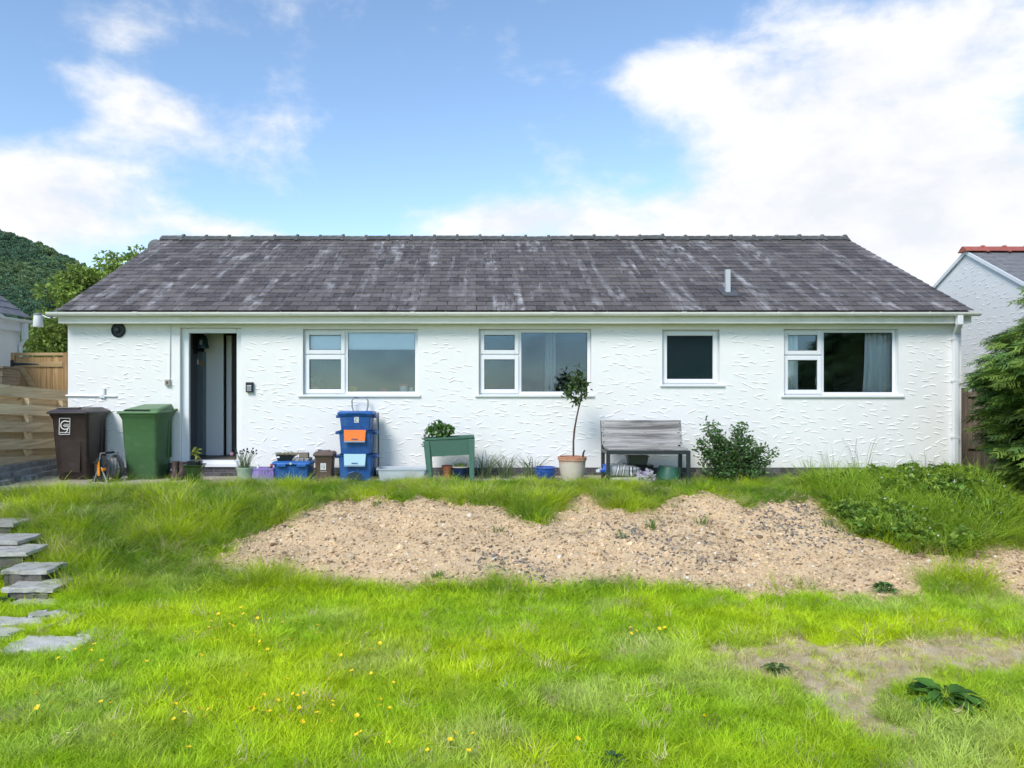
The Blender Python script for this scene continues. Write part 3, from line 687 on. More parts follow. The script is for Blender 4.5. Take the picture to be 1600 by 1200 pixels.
mb = MB(); mb.tube([(hx(104), WY - .02, hz(618)), (hx(183), WY - .02, hz(619))], .013, 8); mb.tube([(hx(163.5), WY - .021, hz(607)), (hx(163.5), WY - .021, hz(622))], .017, 8)
mb.box(hx(157), hx(162), WY - .035, WY - .001, hz(621.5), hz(616)); hb(mb, 'waste_pipe', UPVC)
mb = MB(); mb.loft([(hz(613), hx(391), WY - .03, .115, .056), (hz(597), hx(391), WY - .03, .115, .056)], r=.012); ks = hb(mb, 'key_safe', BLK, bevel=.01)
hb(MB().box(hx(387.3), hx(394.7), WY - .068, WY - .058, hz(611.5), hz(602)), 'key_safe_door', M('silver_door', (.30, .31, .32), .35, metal=.6), ks, bevel=.004)

# ------------------------------------------------------------------ patio, steps, path
patio = tag(empty('patio'), 'buff stone paving beside the house', 'patio', kind='structure')
for (y0, y1, x0, x1) in ((10.34, 10.78, -8.2, -5.0), (10.79, 11.14, -8.2, -4.55), (11.15, 11.55, -8.2, -3.3), (11.56, 11.985, -6.9, 3.2)):
    x = x0
    while x < x1:
        w = .42 + .35 * rng.random(); z = .026 + rng.normal(0, .004)
        j = lambda: rng.normal(0, .006)
        mb = MB(); a, b = x + .008, min(x + w, x1) - .008; c, d = y0 + .006, y1 - .006
        if b - a > .1:
            t = [(a + j(), c + j(), z + j() * .4), (b + j(), c + j(), z + j() * .4), (b + j(), d, z), (a + j(), d, z)]
            mb.hexa([(p[0], p[1], -.05) for p in t] + t); mb.build('paving_slab', PAVE, patio, bevel=.006, seg=1)
        x += w

steps = tag(empty('stone_steps', (-4.8, 8.3, 0)), 'weathered stone steps climbing the grassy bank', 'steps')
SO = Vector(steps.location)
def rough_slab(x0, x1, y0, y1, z0, z1, seed, n=9, jit=.02):
    r = np.random.default_rng(seed); cx, cy = (x0 + x1) / 2, (y0 + y1) / 2; pts = []
    per = [(x0 + (x1 - x0) * t, y0) for t in np.linspace(0, 1, n)[:-1]] + [(x1, y0 + (y1 - y0) * t) for t in np.linspace(0, 1, 4)[:-1]] + \
          [(x1 - (x1 - x0) * t, y1) for t in np.linspace(0, 1, n)[:-1]] + [(x0, y1 - (y1 - y0) * t) for t in np.linspace(0, 1, 4)[:-1]]
    per = [(x + r.normal(0, jit), y + r.normal(0, jit)) for x, y in per]
    up = [(x, y, z1 + r.normal(0, .003)) for x, y in per]; inn = [(cx + (x - cx) * .93, cy + (y - cy) * .9, z1 + .006 + r.normal(0, .003)) for x, y in per]
    dn = [(x + r.normal(0, .006), y + r.normal(0, .006), z0) for x, y in per]
    return MB().rings([dn, up, inn])
STEP_RECTS = []; TREAD = M('worn_tread', (.40, .385, .355), .9, var=.35, nscale=10, bs=.5, bscale=22, dirt=(.13, .13, .08), dirt_amt=.8, dscale=8, rand=.15); RISER = M('riser_stone', (.13, .12, .105), .95, var=.4, nscale=12, bs=.6, bscale=25, dirt=(.05, .055, .03), dirt_amt=.6)
for k, (px0, px1, py, Y, z, rise) in enumerate([(-40, 21, 793, 9.26, -.05, .09), (-50, 36, 819, 8.57, -.13, .10), (-50, 43, 846, 7.95, -.20, .06), (-50, 54, 864, 7.65, -.255, .10), (2, 88, 891, 7.27, -.345, .11), (2, 99, 919, 7.02, -.45, .11), (12, 102, 944, 6.87, -.55, .05)]):
    x0, x1 = wx(px0, Y), wx(px1 - 15, Y)
    if px0 < 0: x0 = x1 - 1.0
    STEP_RECTS.append((x0 - .02, x1 - .06, Y - .05, Y + .40))
    s = rough_slab(x0, x1, Y, Y + (.42 if k < 4 else .36), z - .034, z, 60 + k, jit=.008).build('step_slab', TREAD, steps, -SO)
    r = rough_slab(x0 + .04, x1 - .05, Y + .018, Y + .34, z - rise - .08, z - .038, 80 + k, jit=.012).build('step_riser', RISER, steps, -SO)
path = tag(empty('garden_path'), 'pale irregular flagstones sunk in the grass', 'path', kind='structure')
for k, (px0, px1, py0, py1) in enumerate([(50, 99, 960, 969), (-20, 68, 971, 982), (102, 122, 964, 982), (-25, 24, 986, 1003), (128, 150, 989, 999), (24, 128, 1000, 1024)]):
    xa, ya, za = ground_pt((px0 + px1) / 2, py1); xb, yb, zb = ground_pt((px0 + px1) / 2, py0)
    x0, x1 = wx(px0, (ya + yb) / 2), wx(px1, (ya + yb) / 2); z = float(H0(np.array((x0 + x1) / 2), np.array((ya + yb) / 2)))
    rough_slab(x0, x1, ya, yb, z - .05, z + .03, 90 + k, jit=.03).build('flagstone', FLAG, path)

# ------------------------------------------------------------------ left boundary: gate, board fence, low stone wall, neighbour
GYp = 13.3; g0, g1 = wx(20, GYp), wx(106, GYp); gz1 = wz(551, GYp)
gate = thing('garden_gate', 'new timber ledged and braced gate with a black strap hinge', 'gate', ((g0 + g1) / 2, GYp, .25)); GO = Vector(gate.location)
nb = 8; bw = (g1 - g0 - .1) / nb
for i in range(nb):
    MB().box(g0 + .05 + i * bw + .003, g0 + .05 + (i + 1) * bw - .003, GYp, GYp + .02, .3, gz1 - .07).build('board', GATEWOOD, gate, -GO)
MB().box(g0 - .02, g0 + .045, GYp - .03, GYp + .06, .25, gz1).build('gate_post', GATEWOOD, gate, -GO)
MB().box(g1 - .07, g1, GYp - .03, GYp + .05, .25, gz1).build('gate_post', GATEWOOD, gate, -GO)
MB().box(g0 + .046, g1 - .071, GYp - .028, GYp + .05, gz1 - .05, gz1 - .001).build('top_rail', GATEWOOD_X, gate, -GO)
zr = wz(569, GYp); MB().box(g0 + .05, g1 - .08, GYp - .026, GYp - .002, zr - .045, zr + .045).build('ledge', GATEWOOD_X, gate, -GO)
MB().hexa([(g0 + .10, GYp - .025, zr - .05), (g0 + .20, GYp - .025, zr - .05), (g0 + .20, GYp - .003, zr - .05), (g0 + .10, GYp - .003, zr - .05),
           (g1 - .22, GYp - .025, .75), (g1 - .10, GYp - .025, .75), (g1 - .10, GYp - .003, .75), (g1 - .22, GYp - .003, .75)][::1]).build('brace', GATEWOOD_X, gate, -GO)
MB().hexa([(g0 + .0, GYp - .034, zr - .03), (g0 + .46, GYp - .034, zr - .006), (g0 + .46, GYp - .028, zr - .006), (g0, GYp - .028, zr - .03),
           (g0 + .0, GYp - .034, zr + .03), (g0 + .46, GYp - .034, zr + .006), (g0 + .46, GYp - .028, zr + .006), (g0, GYp - .028, zr + .03)]).build('strap_hinge', BLACKMETAL, gate, -GO)
MB().box(g0 - .02, g0 + .035, GYp - .04, GYp - .031, zr - .06, zr + .07).build('hinge_plate', BLACKMETAL, gate, -GO)

fence = thing('board_fence', 'pale timber hit-and-miss fence of horizontal boards above stones', 'fence', (-6.93, 12.1, .2)); FO = Vector(fence.location)
FX = -6.93; fy0, fy1 = 10.4, 13.08
def fz(Y, z0): return z0 - .055 * (Y - 11.24)
zt = 1.43
for k in range(5):
    za = zt - k * .262 + (0.02 if k == 0 else 0); h = .155 if k else .17
    mb = MB(); mb.hexa([(FX, fy0, fz(fy0, za - h)), (FX + .022, fy0, fz(fy0, za - h)), (FX + .022, fy1, fz(fy1, za - h)), (FX, fy1, fz(fy1, za - h)),
                        (FX, fy0, fz(fy0, za)), (FX + .022, fy0, fz(fy0, za)), (FX + .022, fy1, fz(fy1, za)), (FX, fy1, fz(fy1, za))]); mb.build('board', PALEWOOD_X, fence, -FO)
    if k < 4:
        zb = za - .135; mb = MB(); X2 = FX - .12
        mb.hexa([(X2, fy0, fz(fy0, zb - .15)), (X2 + .022, fy0, fz(fy0, zb - .15)), (X2 + .022, fy1, fz(fy1, zb - .15)), (X2, fy1, fz(fy1, zb - .15)),
                 (X2, fy0, fz(fy0, zb)), (X2 + .022, fy0, fz(fy0, zb)), (X2 + .022, fy1, fz(fy1, zb)), (X2, fy1, fz(fy1, zb))]); mb.build('board', PALEWOOD_X, fence, -FO)
for Y in (10.5, 12.02, 13.0): MB().box(FX - .095, FX - .003, Y - .045, Y + .045, .1, fz(Y, zt) - .01).build('post', PALEWOOD_X, fence, -FO)
sw = thing('stone_wall', 'low rough grey stone edging beneath the board fence', 'wall', (-6.93, 11.6, 0)); WO = Vector(sw.location)
y = 10.3
while y < 13.0:
    for zz, dx in ((0, 0), (.085, .05), (.16, .11)):
        L_ = .22 + .22 * rng.random(); X = FX + .28 - dx * 1.9
        rough_slab(X - .3, X + .05 * rng.random(), y + .1 * rng.random(), y + L_ + .1, zz - .03, zz + .075 + .02 * rng.random(), int(rng.integers(9999)), n=5, jit=.025).build('stone', STONE, sw, -WO)
    y += .30
ob = thing('planter_box', 'weathered plank box standing behind the pale board fence', 'box', (-7.9, 12.6, .2)); OO = Vector(ob.location)
for k in range(4):
    z = wz(575, 12.4) - .015 - k * .13
    MB().box(-7.6 - .3, -7.42 - (.012 * k), 12.1, 12.55, z - .125, z).build('plank', OLDBOX, ob, -OO)
MB().box(-7.92, -7.39, 12.06, 12.57, wz(575, 12.4) - .012, wz(575, 12.4) + .02).build('cap_board', OLDBOX, ob, -OO)
MB().box(-7.9, -7.47, 12.11, 12.54, .0, wz(575, 12.4) - .53).build('plank', OLDBOX, ob, -OO)

# neighbour on the left: eaves run away from the camera
nl = thing('neighbour_house', 'corner of white house with grey slate eaves beyond the pale fence', 'house', (-10, 12, 0)); NO = Vector(nl.location)
EX, EZ, NY1 = -8.06, 2.66, 14.0
mb = MB(); mb.box(-13, -8.24, 6.5, NY1 - .05, -.2, 2.5); mb.add([(-13, NY1 - .05, 2.5), (-8.24, NY1 - .05, 2.5), (-10.6, NY1 - .05, 4.3)], [(0, 1, 2)]); mb.build('wall', RENDER, nl, -NO)
mb = MB(); tl = math.tan(math.radians(36)); pr = []
for c in range(14):
    xa = EX - c * .2; xb = xa - .23; za = EZ + (EX - xa) * tl; zb = za + .23 * tl
    mb.hexa([(xb, 6.3, zb - .002), (xa, 6.3, za + .012), (xa, NY1, za + .012), (xb, NY1, zb - .002), (xb, 6.3, zb + .01), (xa, 6.3, za + .026), (xa, NY1, za + .026), (xb, NY1, zb + .01)])
SL2 = M('pale_slate', (.19, .185, .19), .6, var=.35, nscale=9, dirt=(.33, .33, .33), dirt_amt=.5)
mb.build('roof', SL2, nl, -NO)
MB().box(-8.20, -8.17, 6.3, NY1 - .01, 2.42, 2.60).build('fascia', UPVC, nl, -NO)
MB().rings([[(-8.11 + .055 * math.cos(a), Y, 2.63 + .055 * math.sin(a)) for a in np.linspace(math.pi, 2 * math.pi, 9)] for Y in (6.3, NY1 + .04)]).build('gutter', UPVC, nl, -NO)
mb = MB(); mb.box(-8.16, -8.08, 13.86, 13.94, 2.28, 2.57); mb.tube([(-8.12, 13.9, 2.3), (-8.2, 13.9, 2.15), (-8.2, 13.9, .1)], .034, 8); mb.build('downpipe', UPVC, nl, -NO)

# small lamp on an arm at the eaves corner
LY = 12.3; lx = wx(59.5, LY)
lamp = thing('outside_lamp', 'small white canister lamp with grey cap on an arm below the eaves', 'lamp', (lx, LY, wz(511, LY))); 
hL = wz(493, LY) - wz(511, LY)
MB().lathe([(.072, 0), (.078, .01), (.064, hL), (.02, hL + .002)], 18, cap1=True).build('lamp_body', UPVC, lamp, smooth=True)
MB().lathe([(.068, hL + .003), (.07, hL + .028), (.05, hL + .036)], 18, cap1=True).build('lamp_cap', M('cap_grey', (.28, .29, .29), .5), lamp, smooth=True)
MB().tube([(.066, 0, hL + .01), (.16, -.05, hL - .03), (.28, -.15, hL - .055), (.42, -.24, hL - .05), (.47, -.30, hL + .0)], .009, 6).build('cable', UPVC, lamp)
MB().tube([(.36, -.28, hL - .06), (.52, -.36, hL + .07)], .022, 6).build('bracket', M('bracket_grey', (.18, .18, .18), .6), lamp)

dish = thing('roof_cowl', 'small dark rounded cowl peeping over the roof verge', 'cowl', (wx(243, 16.4), 16.4, wz(395, 16.4)))
discY(MB(), 0, .12, [(.16, .02), (.17, 0), (.15, -.015), (.05, -.02)]).build('cowl_disc', M('cowl_grey', (.12, .12, .12), .6), dish, smooth=True)
MB().tube([(0, .02, .1), (.1, .1, -.3), (.5, .1, -.6)], .02, 6).build('mast', LEAD, dish)

# neighbour on the right: gable with red ridge tiles
nr = thing('neighbour_house', 'white rendered gable house with red ridge tiles beyond the conifer', 'house', (12, 16, 0)); RO = Vector(nr.location)
GX, RYn, RZn = 10.28, 16.0, 4.22; tn = math.tan(math.radians(28)); FY0, FY1 = 11.6, 20.4; zf = RZn - (RYn - FY0) * tn
mb = MB(); mb.add([(GX, FY0, -.2), (GX, FY1, -.2), (GX, FY1, zf), (GX, RYn, RZn), (GX, FY0, zf)], [(0, 4, 3, 2, 1)])
mb.box(GX + .01, 20, FY0 + .01, FY1, -.2, zf - .03); mb.build('wall', RENDER, nr, -RO)
o = trowel_marks('m', nr, FY0, FY1, .3, RZn, 0, [], 12, step=(.21, .10), deep=.8, gable=lambda yy, zz: zz < RZn - .1 - abs(yy - RYn) * tn - .05, xplane=GX).build('render_ridges', RENDER, nr, -RO); o['kind'] = 'stuff'
mb = MB()
for sgn in (-1, 1):
    for c in range(24):
        d0 = 4.75 - c * .2; d1 = max(d0 - .23, 0); za, zb = RZn - d0 * tn, RZn - d1 * tn
        if d0 <= 0: break
        ya, yb = RYn + sgn * d0, RYn + sgn * d1; x0 = GX - .02; x1 = 20
        P = [(x0, ya, za + .03), (x1, ya, za + .03), (x1, yb, zb + .012), (x0, yb, zb + .012), (x0, ya, za + .05), (x1, ya, za + .05), (x1, yb, zb + .03), (x0, yb, zb + .03)]
        mb.hexa(P if sgn < 0 else [P[i] for i in (1, 0, 3, 2, 5, 4, 7, 6)])
mb.build('roof', SL2, nr, -RO)
mb = MB()
for sgn in (-1, 1):
    P = [(GX - .05, RYn, RZn - .02), (GX - .05, RYn + sgn * 4.7, RZn - 4.7 * tn - .02), (GX - .05, RYn + sgn * 4.7, RZn - 4.7 * tn + .055), (GX - .05, RYn, RZn + .055)]
    q = P + [(GX - .022, y_, z_) for _, y_, z_ in P]; mb.add(q, [(0, 1, 2, 3), (7, 6, 5, 4), (0, 4, 5, 1), (2, 6, 7, 3), (1, 5, 6, 2)])
mb.build('bargeboard', UPVC, nr, -RO)
RED = M('red_ridge', (.34, .095, .07), .7, var=.2, nscale=6, rand=.12); rr = ridge_mesh(RED, .45, .16, .09)
for i in range(9): link('ridge_tile', rr, nr, Vector((GX - .1 + i * .45, RYn, RZn + .12)) - RO)

# fence on the right between house and conifer
fr = thing('panel_fence', 'weathered vertical board fence beside the right end of the house', 'fence', (8.8, 12.55, 0)); RF = Vector(fr.location)
x = 8.06
MB().box(7.95, 8.05, 12.50, 12.60, -.05, wz(606, 12.5)).build('post', OLDFENCE, fr, -RF)
while x < 10.2:
    w = .095; MB().box(x, x + w - .012, 12.55 + .004 * rng.random(), 12.57, 0, wz(611, 12.5) + rng.normal(0, .006)).build('board', OLDFENCE, fr, -RF); x += w
for z in (.45, 1.30): MB().box(8.06, 10.2, 12.515, 12.548, z - .04, z + .04).build('rail', OLDFENCE, fr, -RF)

# ------------------------------------------------------------------ things along the wall
WHITE = M('white_print', (.78, .78, .76), .5, var=.04)
def logo(o, cx, cz, s, y, parent_mat=WHITE, k=1.0, tilt=0.0):
    """square emblem: frame, open round letter with three speed lines and a tail"""
    mb = MB(); w = .055 * s * k
    mb.ribbon([(-.36 * s, -.55 * s), (-.36 * s, .55 * s)], w, 0); mb.ribbon([(.36 * s, -.55 * s), (.36 * s, .55 * s)], w, 0)
    mb.ribbon([(-.38 * s, .55 * s), (.38 * s, .55 * s)], w, 0); mb.ribbon([(-.38 * s, -.55 * s), (.38 * s, -.55 * s)], w, 0); mb.ribbon([(-.32 * s, -.42 * s), (.10 * s, -.42 * s)], w, 0); mb.ribbon([(.2 * s, -.42 * s), (.32 * s, -.42 * s)], w, 0)
    arc = [(.30 * s * math.cos(t) + .04 * s, .08 * s + .29 * s * math.sin(t)) for t in np.linspace(math.radians(62), math.radians(300), 16)]
    mb.ribbon(arc, w * 1.9, -.0004); mb.ribbon([(arc[0][0] - .02 * s, arc[0][1]), (.33 * s, .33 * s)], w * 1.9, -.0008)
    for i, z in enumerate((.14, .06, -.02)): mb.ribbon([(-.12 * s + .07 * s * abs(i - 1), z * s), (.31 * s, z * s)], w * .9, -.0012)
    mb.ribbon([(.27 * s, -.06 * s), (.20 * s, -.30 * s), (.08 * s, -.46 * s)], w * 1.7, -.0016)
    return mb.build('emblem', parent_mat, o, (cx, y, cz), (tilt, 0, 0))
def wheelie(name, label, X, Yf, mat, matl, green=False, rz=0.0):
    t = thing(name, label, 'wheelie bin', (X, Yf + .3, .027), rz)
    mb = MB(); mb.loft([(.0, 0, .03, .43, .46, .05), (.02, 0, .03, .455, .485, .05), (.60, 0, .0, .51, .58, .05), (.90, 0, -.005, .53, .62, .05), (.94, 0, -.01, .56, .65, .05), (.975, 0, -.015, .585, .69, .05), (.985, 0, -.015, .585, .69, .05)], r=.05)
    b = mb.build('body', mat, t, smooth=True)
    MB().box(-.255, .255, -.302, -.27, .705, .712).build('seam', mat, t) if green else MB().loft([(.12, 0, -.255, .26, .02, .008), (.6, 0, -.2815, .32, .02, .008)], r=.008, n=2).build('front_rib', mat, t)
    for z0, z1, yy in ((.3, .88, .12), (.3, .88, .22)): MB().box(.215, .268, yy, yy + .03, z0, z1).build('side_rib', mat, t, bevel=.004)
    if green:
        lid = MB(); lid.loft([(.988, 0, -.02, .62, .72, .04), (1.015, 0, -.02, .625, .725, .04), (1.025, 0, -.015, .60, .69, .04)], r=.04)
        lid.hexa([(-.27, -.30, 1.02), (.29, -.30, 1.02), (.29, .33, 1.02), (-.27, .33, 1.02), (-.22, -.25, 1.058), (.24, -.25, 1.062), (.26, .27, 1.125), (-.18, .27, 1.12)])
        l = lid.build('lid', matl, t, bevel=.012)
        MB().box(-.22, .15, -.305, -.285, 1.03, 1.05).build('lid_slot', BLK, l, rot=(-.0, 0, 0))
        MB().box(.29, .345, .22, .30, 1.01, 1.05).build('hinge_end', mat, l, bevel=.01)
    else:
        lid = MB(); lid.loft([(.988, 0, -.02, .62, .74, .04), (1.012, 0, -.02, .63, .75, .04), (1.03, 0, -.01, .60, .70, .05), (1.05, .0, .0, .52, .60, .06), (1.075, .0, .03, .47, .50, .06)], r=.04)
        l = lid.build('lid', matl, t, smooth=True, bevel=.008)
        MB().loft([(1.07, -.04, -.235, .34, .06, .01), (1.085, -.04, -.23, .34, .06, .01)], n=2).build('lid_grip', BLK, l)
        MB().tube([(-.27, .36, 1.0), (.29, .36, 1.0)], .018, 8).build('rear_handle', mat, t)
    MB().tube([(-.24, .26, .10), (.24, .26, .10)], .015, 8).build('axle', BLK, t)
    for sx in (-.235, .215):
        mb = MB(); mb.rings([[(sx + dx, .27 + r * math.cos(a), .10 + r * math.sin(a)) for a in np.linspace(0, 2 * math.pi, 20, endpoint=False)] for r, dx in ((.06, 0), (.098, .004), (.098, .046), (.06, .05))]); mb.build('wheel', BLK, t, smooth=True)
    return t
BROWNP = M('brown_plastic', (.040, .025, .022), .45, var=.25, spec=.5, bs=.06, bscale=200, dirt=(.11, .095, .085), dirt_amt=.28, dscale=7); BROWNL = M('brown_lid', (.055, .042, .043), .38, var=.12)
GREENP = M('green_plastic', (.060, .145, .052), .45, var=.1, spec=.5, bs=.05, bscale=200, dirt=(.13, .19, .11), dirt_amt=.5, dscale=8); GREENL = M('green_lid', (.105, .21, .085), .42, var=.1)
bb = wheelie('brown_wheelie_bin', 'dark brown wheelie bin with white square emblem on its front', wx(109, 11.35), 11.35, BROWNP, BROWNL)
logo(bb, -.06, .805, .215, -.3335, tilt=-.04, k=.62)
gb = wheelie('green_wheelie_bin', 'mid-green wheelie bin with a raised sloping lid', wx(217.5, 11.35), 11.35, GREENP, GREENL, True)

# hose reel
ORANGE = M('orange_plastic', (.72, .26, .02), .4, var=.08); DGREY = M('dark_grey_plastic', (.035, .04, .043), .45, var=.2); CHROME = M('grey_tube', (.34, .35, .36), .4, metal=.3, var=.05); HOSE = M('grey_hose', (.20, .20, .19), .55, var=.15)
t = thing('hose_reel', 'grey garden hose reel with an orange crank between the two bins', 'hose reel', (wx(171, 11.25), 11.25, .027), math.radians(-32))
def axisY(prof, n=26, cz=.20): return discY(MB(), 0, cz, prof, n)
axisY([(.06, -.12), (.185, -.118), (.19, -.105), (.175, -.095), (.05, -.09)]).build('flange', DGREY, t, smooth=True)
axisY([(.05, .09), (.175, .095), (.19, .105), (.185, .118), (.06, .12)]).build('flange', DGREY, t, smooth=True)
axisY([(.09, -.095), (.09, .095)]).build('drum', DGREY, t, smooth=True)
mb = MB(); pts = []
for i in range(150):
    a = i * .42; pts.append(((.125 + .012 * math.sin(i * 1.3)) * math.cos(a), -.08 + .16 * ((i / 150 * 3) % 1.0), .2 + (.135 + .01 * math.cos(i * .9)) * math.sin(a)))
mb.tube(pts, .011, 6); mb.build('hose', HOSE, t, smooth=True)
for k in range(5):
    a = 2 * math.pi * k / 5 + .4; cx, cz = .115 * math.cos(a), .2 + .115 * math.sin(a); discY(MB(), cx, cz, [(.03, -.121), (.022, -.124)], 10).build('hole_shade_disc', BLK, t)  # black discs on the flange face imitate the dark of holes
MB().tube([(-.16, -.14, 0), (-.05, -.14, .2), (.0, -.14, .42), (.0, .14, .42), (-.05, .14, .2), (-.16, .14, 0)], .011, 8).build('frame', CHROME, t, smooth=True)
MB().tube([(.17, -.14, 0), (.02, -.14, .22)], .011, 8).build('frame_leg', CHROME, t, smooth=True); MB().tube([(.17, .14, 0), (.02, .14, .22)], .011, 8).build('frame_leg', CHROME, t, smooth=True)
MB().tube([(0, -.07, .425), (0, .07, .425)], .018, 8).build('carry_handle', BLK, t)
mb = MB(); mb.loft([(.10, 0, -.165, .055, .02, .02), (.30, -.015, -.165, .06, .02, .02)], n=3); mb.build('crank', ORANGE, t, bevel=.004)
discY(MB(), .09, .19, [(.02, -.12), (.024, -.17), (.015, -.175)], 10).build('tap_connector', ORANGE, t, smooth=True); discY(MB(), -.02, .29, [(.015, -.17), (.016, -.225)], 10).build('crank_knob', DGREY, t)
MB().loft([(0, -.17, -.03, .14, .2, .02), (.08, -.17, -.03, .12, .18, .02)], n=2).build('foot_block', DGREY, t)

def boot(label, X, Y, rz, mat, h=.27):
    t = thing('boot', label, 'boot', (X, Y, .027), rz, None)
    mb = MB(); mb.rings([[(x * sx, y * sy + cy, z) for x, y in rrect(0, 0, 1, 1, .45, 4)] for z, sx, sy, cy in
                         ((.0, .10, .28, -.05), (.03, .105, .285, -.05), (.075, .098, .24, -.035), (.11, .092, .15, .01), (.16, .092, .125, .025), (.22, .10, .13, .03), (h, .105, .14, .03), (h - .01, .085, .115, .03), (h - .12, .08, .10, .03))])
    mb.build('upper', mat, t, smooth=True)
    MB().rings([[(x * sx, y * sy - .05, z) for x, y in rrect(0, 0, 1, 1, .45, 4)] for z, sx, sy in ((-.0, .112, .295), (.02, .116, .30))]).build('sole', BLK, t)
    return t
LEATH = M('boot_leather', (.085, .055, .045), .6, var=.35, nscale=12, bs=.3); RUB = M('boot_rubber', (.012, .013, .018), .3, var=.2)
boot('black boot leaning against the green bin', wx(264, 11.5), 11.62, .5, RUB, .23); boot('worn brown leather boot next to the black one', wx(274, 11.5), 11.5, .2, LEATH); boot('worn brown leather boot tucked behind the square green pot', wx(284, 11.5), 11.52, -.15, LEATH, .255)

# pots --------------------------------------------------------
SOILP = M('potting_soil', (.030, .023, .018), .95, var=.4, nscale=40, bs=.8, bscale=60)
def leaf_tuft(parent, name, n, c, r, size, mat, up=.5, tint=None, seed=0, flat=1.0, width=.55):
    g = np.random.default_rng(seed); d = rdir(n, g); rad = g.random(n) ** .4
    C = np.array(c) + d * np.array(r) * rad[:, None]; D = d * .7 + rdir(n, g) * .6; D[:, 2] *= flat
    tn = (np.array(tint if tint is not None else (1, 1, 1)) * (0.75 + .5 * g.random((n, 1))))
    return leafy(name, C, D, size * (.7 + .6 * g.random(n)), mat, up, width, tn, g, parent)
LEAF = leafmat('leaf', (1, 1, 1), .3, 'GEOMETRY')
def stems(parent, name, lst, mat, r=.004, n=5):
    mb = MB()
    for p in lst: mb.tube(p, r, n)
    return mb.build(name, mat, parent)
STEM = M('green_stem', (.08, .13, .03), .6)
def blade_part(parent, name, nb, h, spread, lean, width, seed, mat, loc=(0, 0, 0), tint=(1, 1, 1), segs=4, hv=.3):
    V, F = blades(nb, h, spread, lean, width, seed, hv, segs); me = bpy.data.meshes.new(name); me.from_pydata(V, [], [tuple(dict.fromkeys(f)) for f in F]); me.materials.append(mat)
    a = me.attributes.new('tint', 'FLOAT_COLOR', 'POINT'); g = np.random.default_rng(seed); per = 2 * segs + 1
    tn = np.repeat((np.array(tint) * (.75 + .5 * g.random((nb, 1)))), per, 0); a.data.foreach_set('color', np.c_[tn, np.ones(len(tn))].astype(np.float32).ravel()); me.update()
    return link(name, me, parent, loc)
# dark green square pot
t = thing('square_pot', 'glossy dark green square plant pot with a pale seedling by the door', 'plant pot', (wx(299, 11.0), 11.13, 0), .08)
GLZ = M('dark_green_glaze', (.028, .058, .020), .18, var=.45, nscale=5, stretch=(6, 6, .8), coat=.6)
mb = MB(); mb.loft([(0, 0, 0, .17, .17), (.255, 0, 0, .235, .235), (.28, 0, 0, .275, .275), (.29, 0, 0, .275, .275), (.288, 0, 0, .235, .235), (.25, 0, 0, .22, .22)], r=.012, n=2); mb.build('pot', GLZ, t)
mb = MB(); mb.loft([(.2, 0, 0, .17, .17), (.335, 0, 0, .205, .205), (.338, 0, 0, .19, .19), (.31, 0, 0, .18, .18)], r=.05); mb.build('inner_pot', BLK, t)
stems(t, 'stem', [[(.01, 0, .3), (.03, 0, .42), (.015, 0, .5)], [(.02, 0, .38), (.07, -.01, .44)], [(-.01, 0, .3), (.0, -.02, .37)]], STEM)
leaf_tuft(t, 'leaves', 30, (.02, 0, .46), (.055, .05, .05), .055, LEAF, tint=(.34, .38, .07), seed=3); leaf_tuft(t, 'leaves', 14, (.05, -.02, .36), (.05, .03, .03), .045, LEAF, tint=(.34, .37, .07), seed=4)
# chives
t = thing('chive_pot', 'pale green round pot of chives with dark purple flower heads', 'plant pot', (wx(382, 11.35), 11.42, .015))
mb = MB(); mb.lathe([(.105, 0), (.118, .01), (.130, .17), (.142, .185), (.142, .205), (.125, .205), (.118, .17)], 24, cap1=True); mb.build('pot', M('pale_green_plastic', (.36, .45, .35), .4, var=.06), t, smooth=True)
MB().lathe([(.005, .185), (.121, .183)], 20).build('soil', SOILP, t)
CHV = leafmat('chive_leaf', (.16, .22, .10), .25, 'GEOMETRY'); blade_part(t, 'leaves', 70, .24, .09, .55, .006, 5, CHV, (0, 0, .18))
mb = MB(); st = []
for k in range(22):
    a = rng.random() * 6.28; r = .09 * rng.random() ** .5; h = .21 + .10 * rng.random(); ex = .9 * rng.random() * .16
    p0 = (r * .6 * math.cos(a), r * .6 * math.sin(a), .18); p1 = (r * .8 * math.cos(a) + ex * .4 * math.cos(a), r * .8 * math.sin(a), .18 + h * .6); p2 = (r * math.cos(a) + ex * math.cos(a) + .03, r * math.sin(a) * .8, .18 + h)
    st.append([p0, p1, p2]); mb.rings([[(p2[0] + .013 * c * math.cos(q), p2[1] + .013 * c * math.sin(q), p2[2] + dz) for q in np.linspace(0, 6.283, 7, endpoint=False)] for c, dz in ((.3, -.012), (.95, -.004), (.95, .006), (.35, .013))])
stems(t, 'stem', st, STEM, .0025, 4); mb.build('flower_head', M('dark_purple_bloom', (.055, .035, .075), .8, var=.4), t)
mb = MB(); discY(mb, -.205, .40, [(.01, -.03), (.026, -.02), (.026, .0), (.01, .012)], 9); mb.build('flower_head', M('pink_bloom', (.40, .18, .30), .8), t); stems(t, 'stem', [[(-.05, 0, .18), (-.16, -.01, .3), (-.205, -.01, .395)]], STEM, .0025, 4)
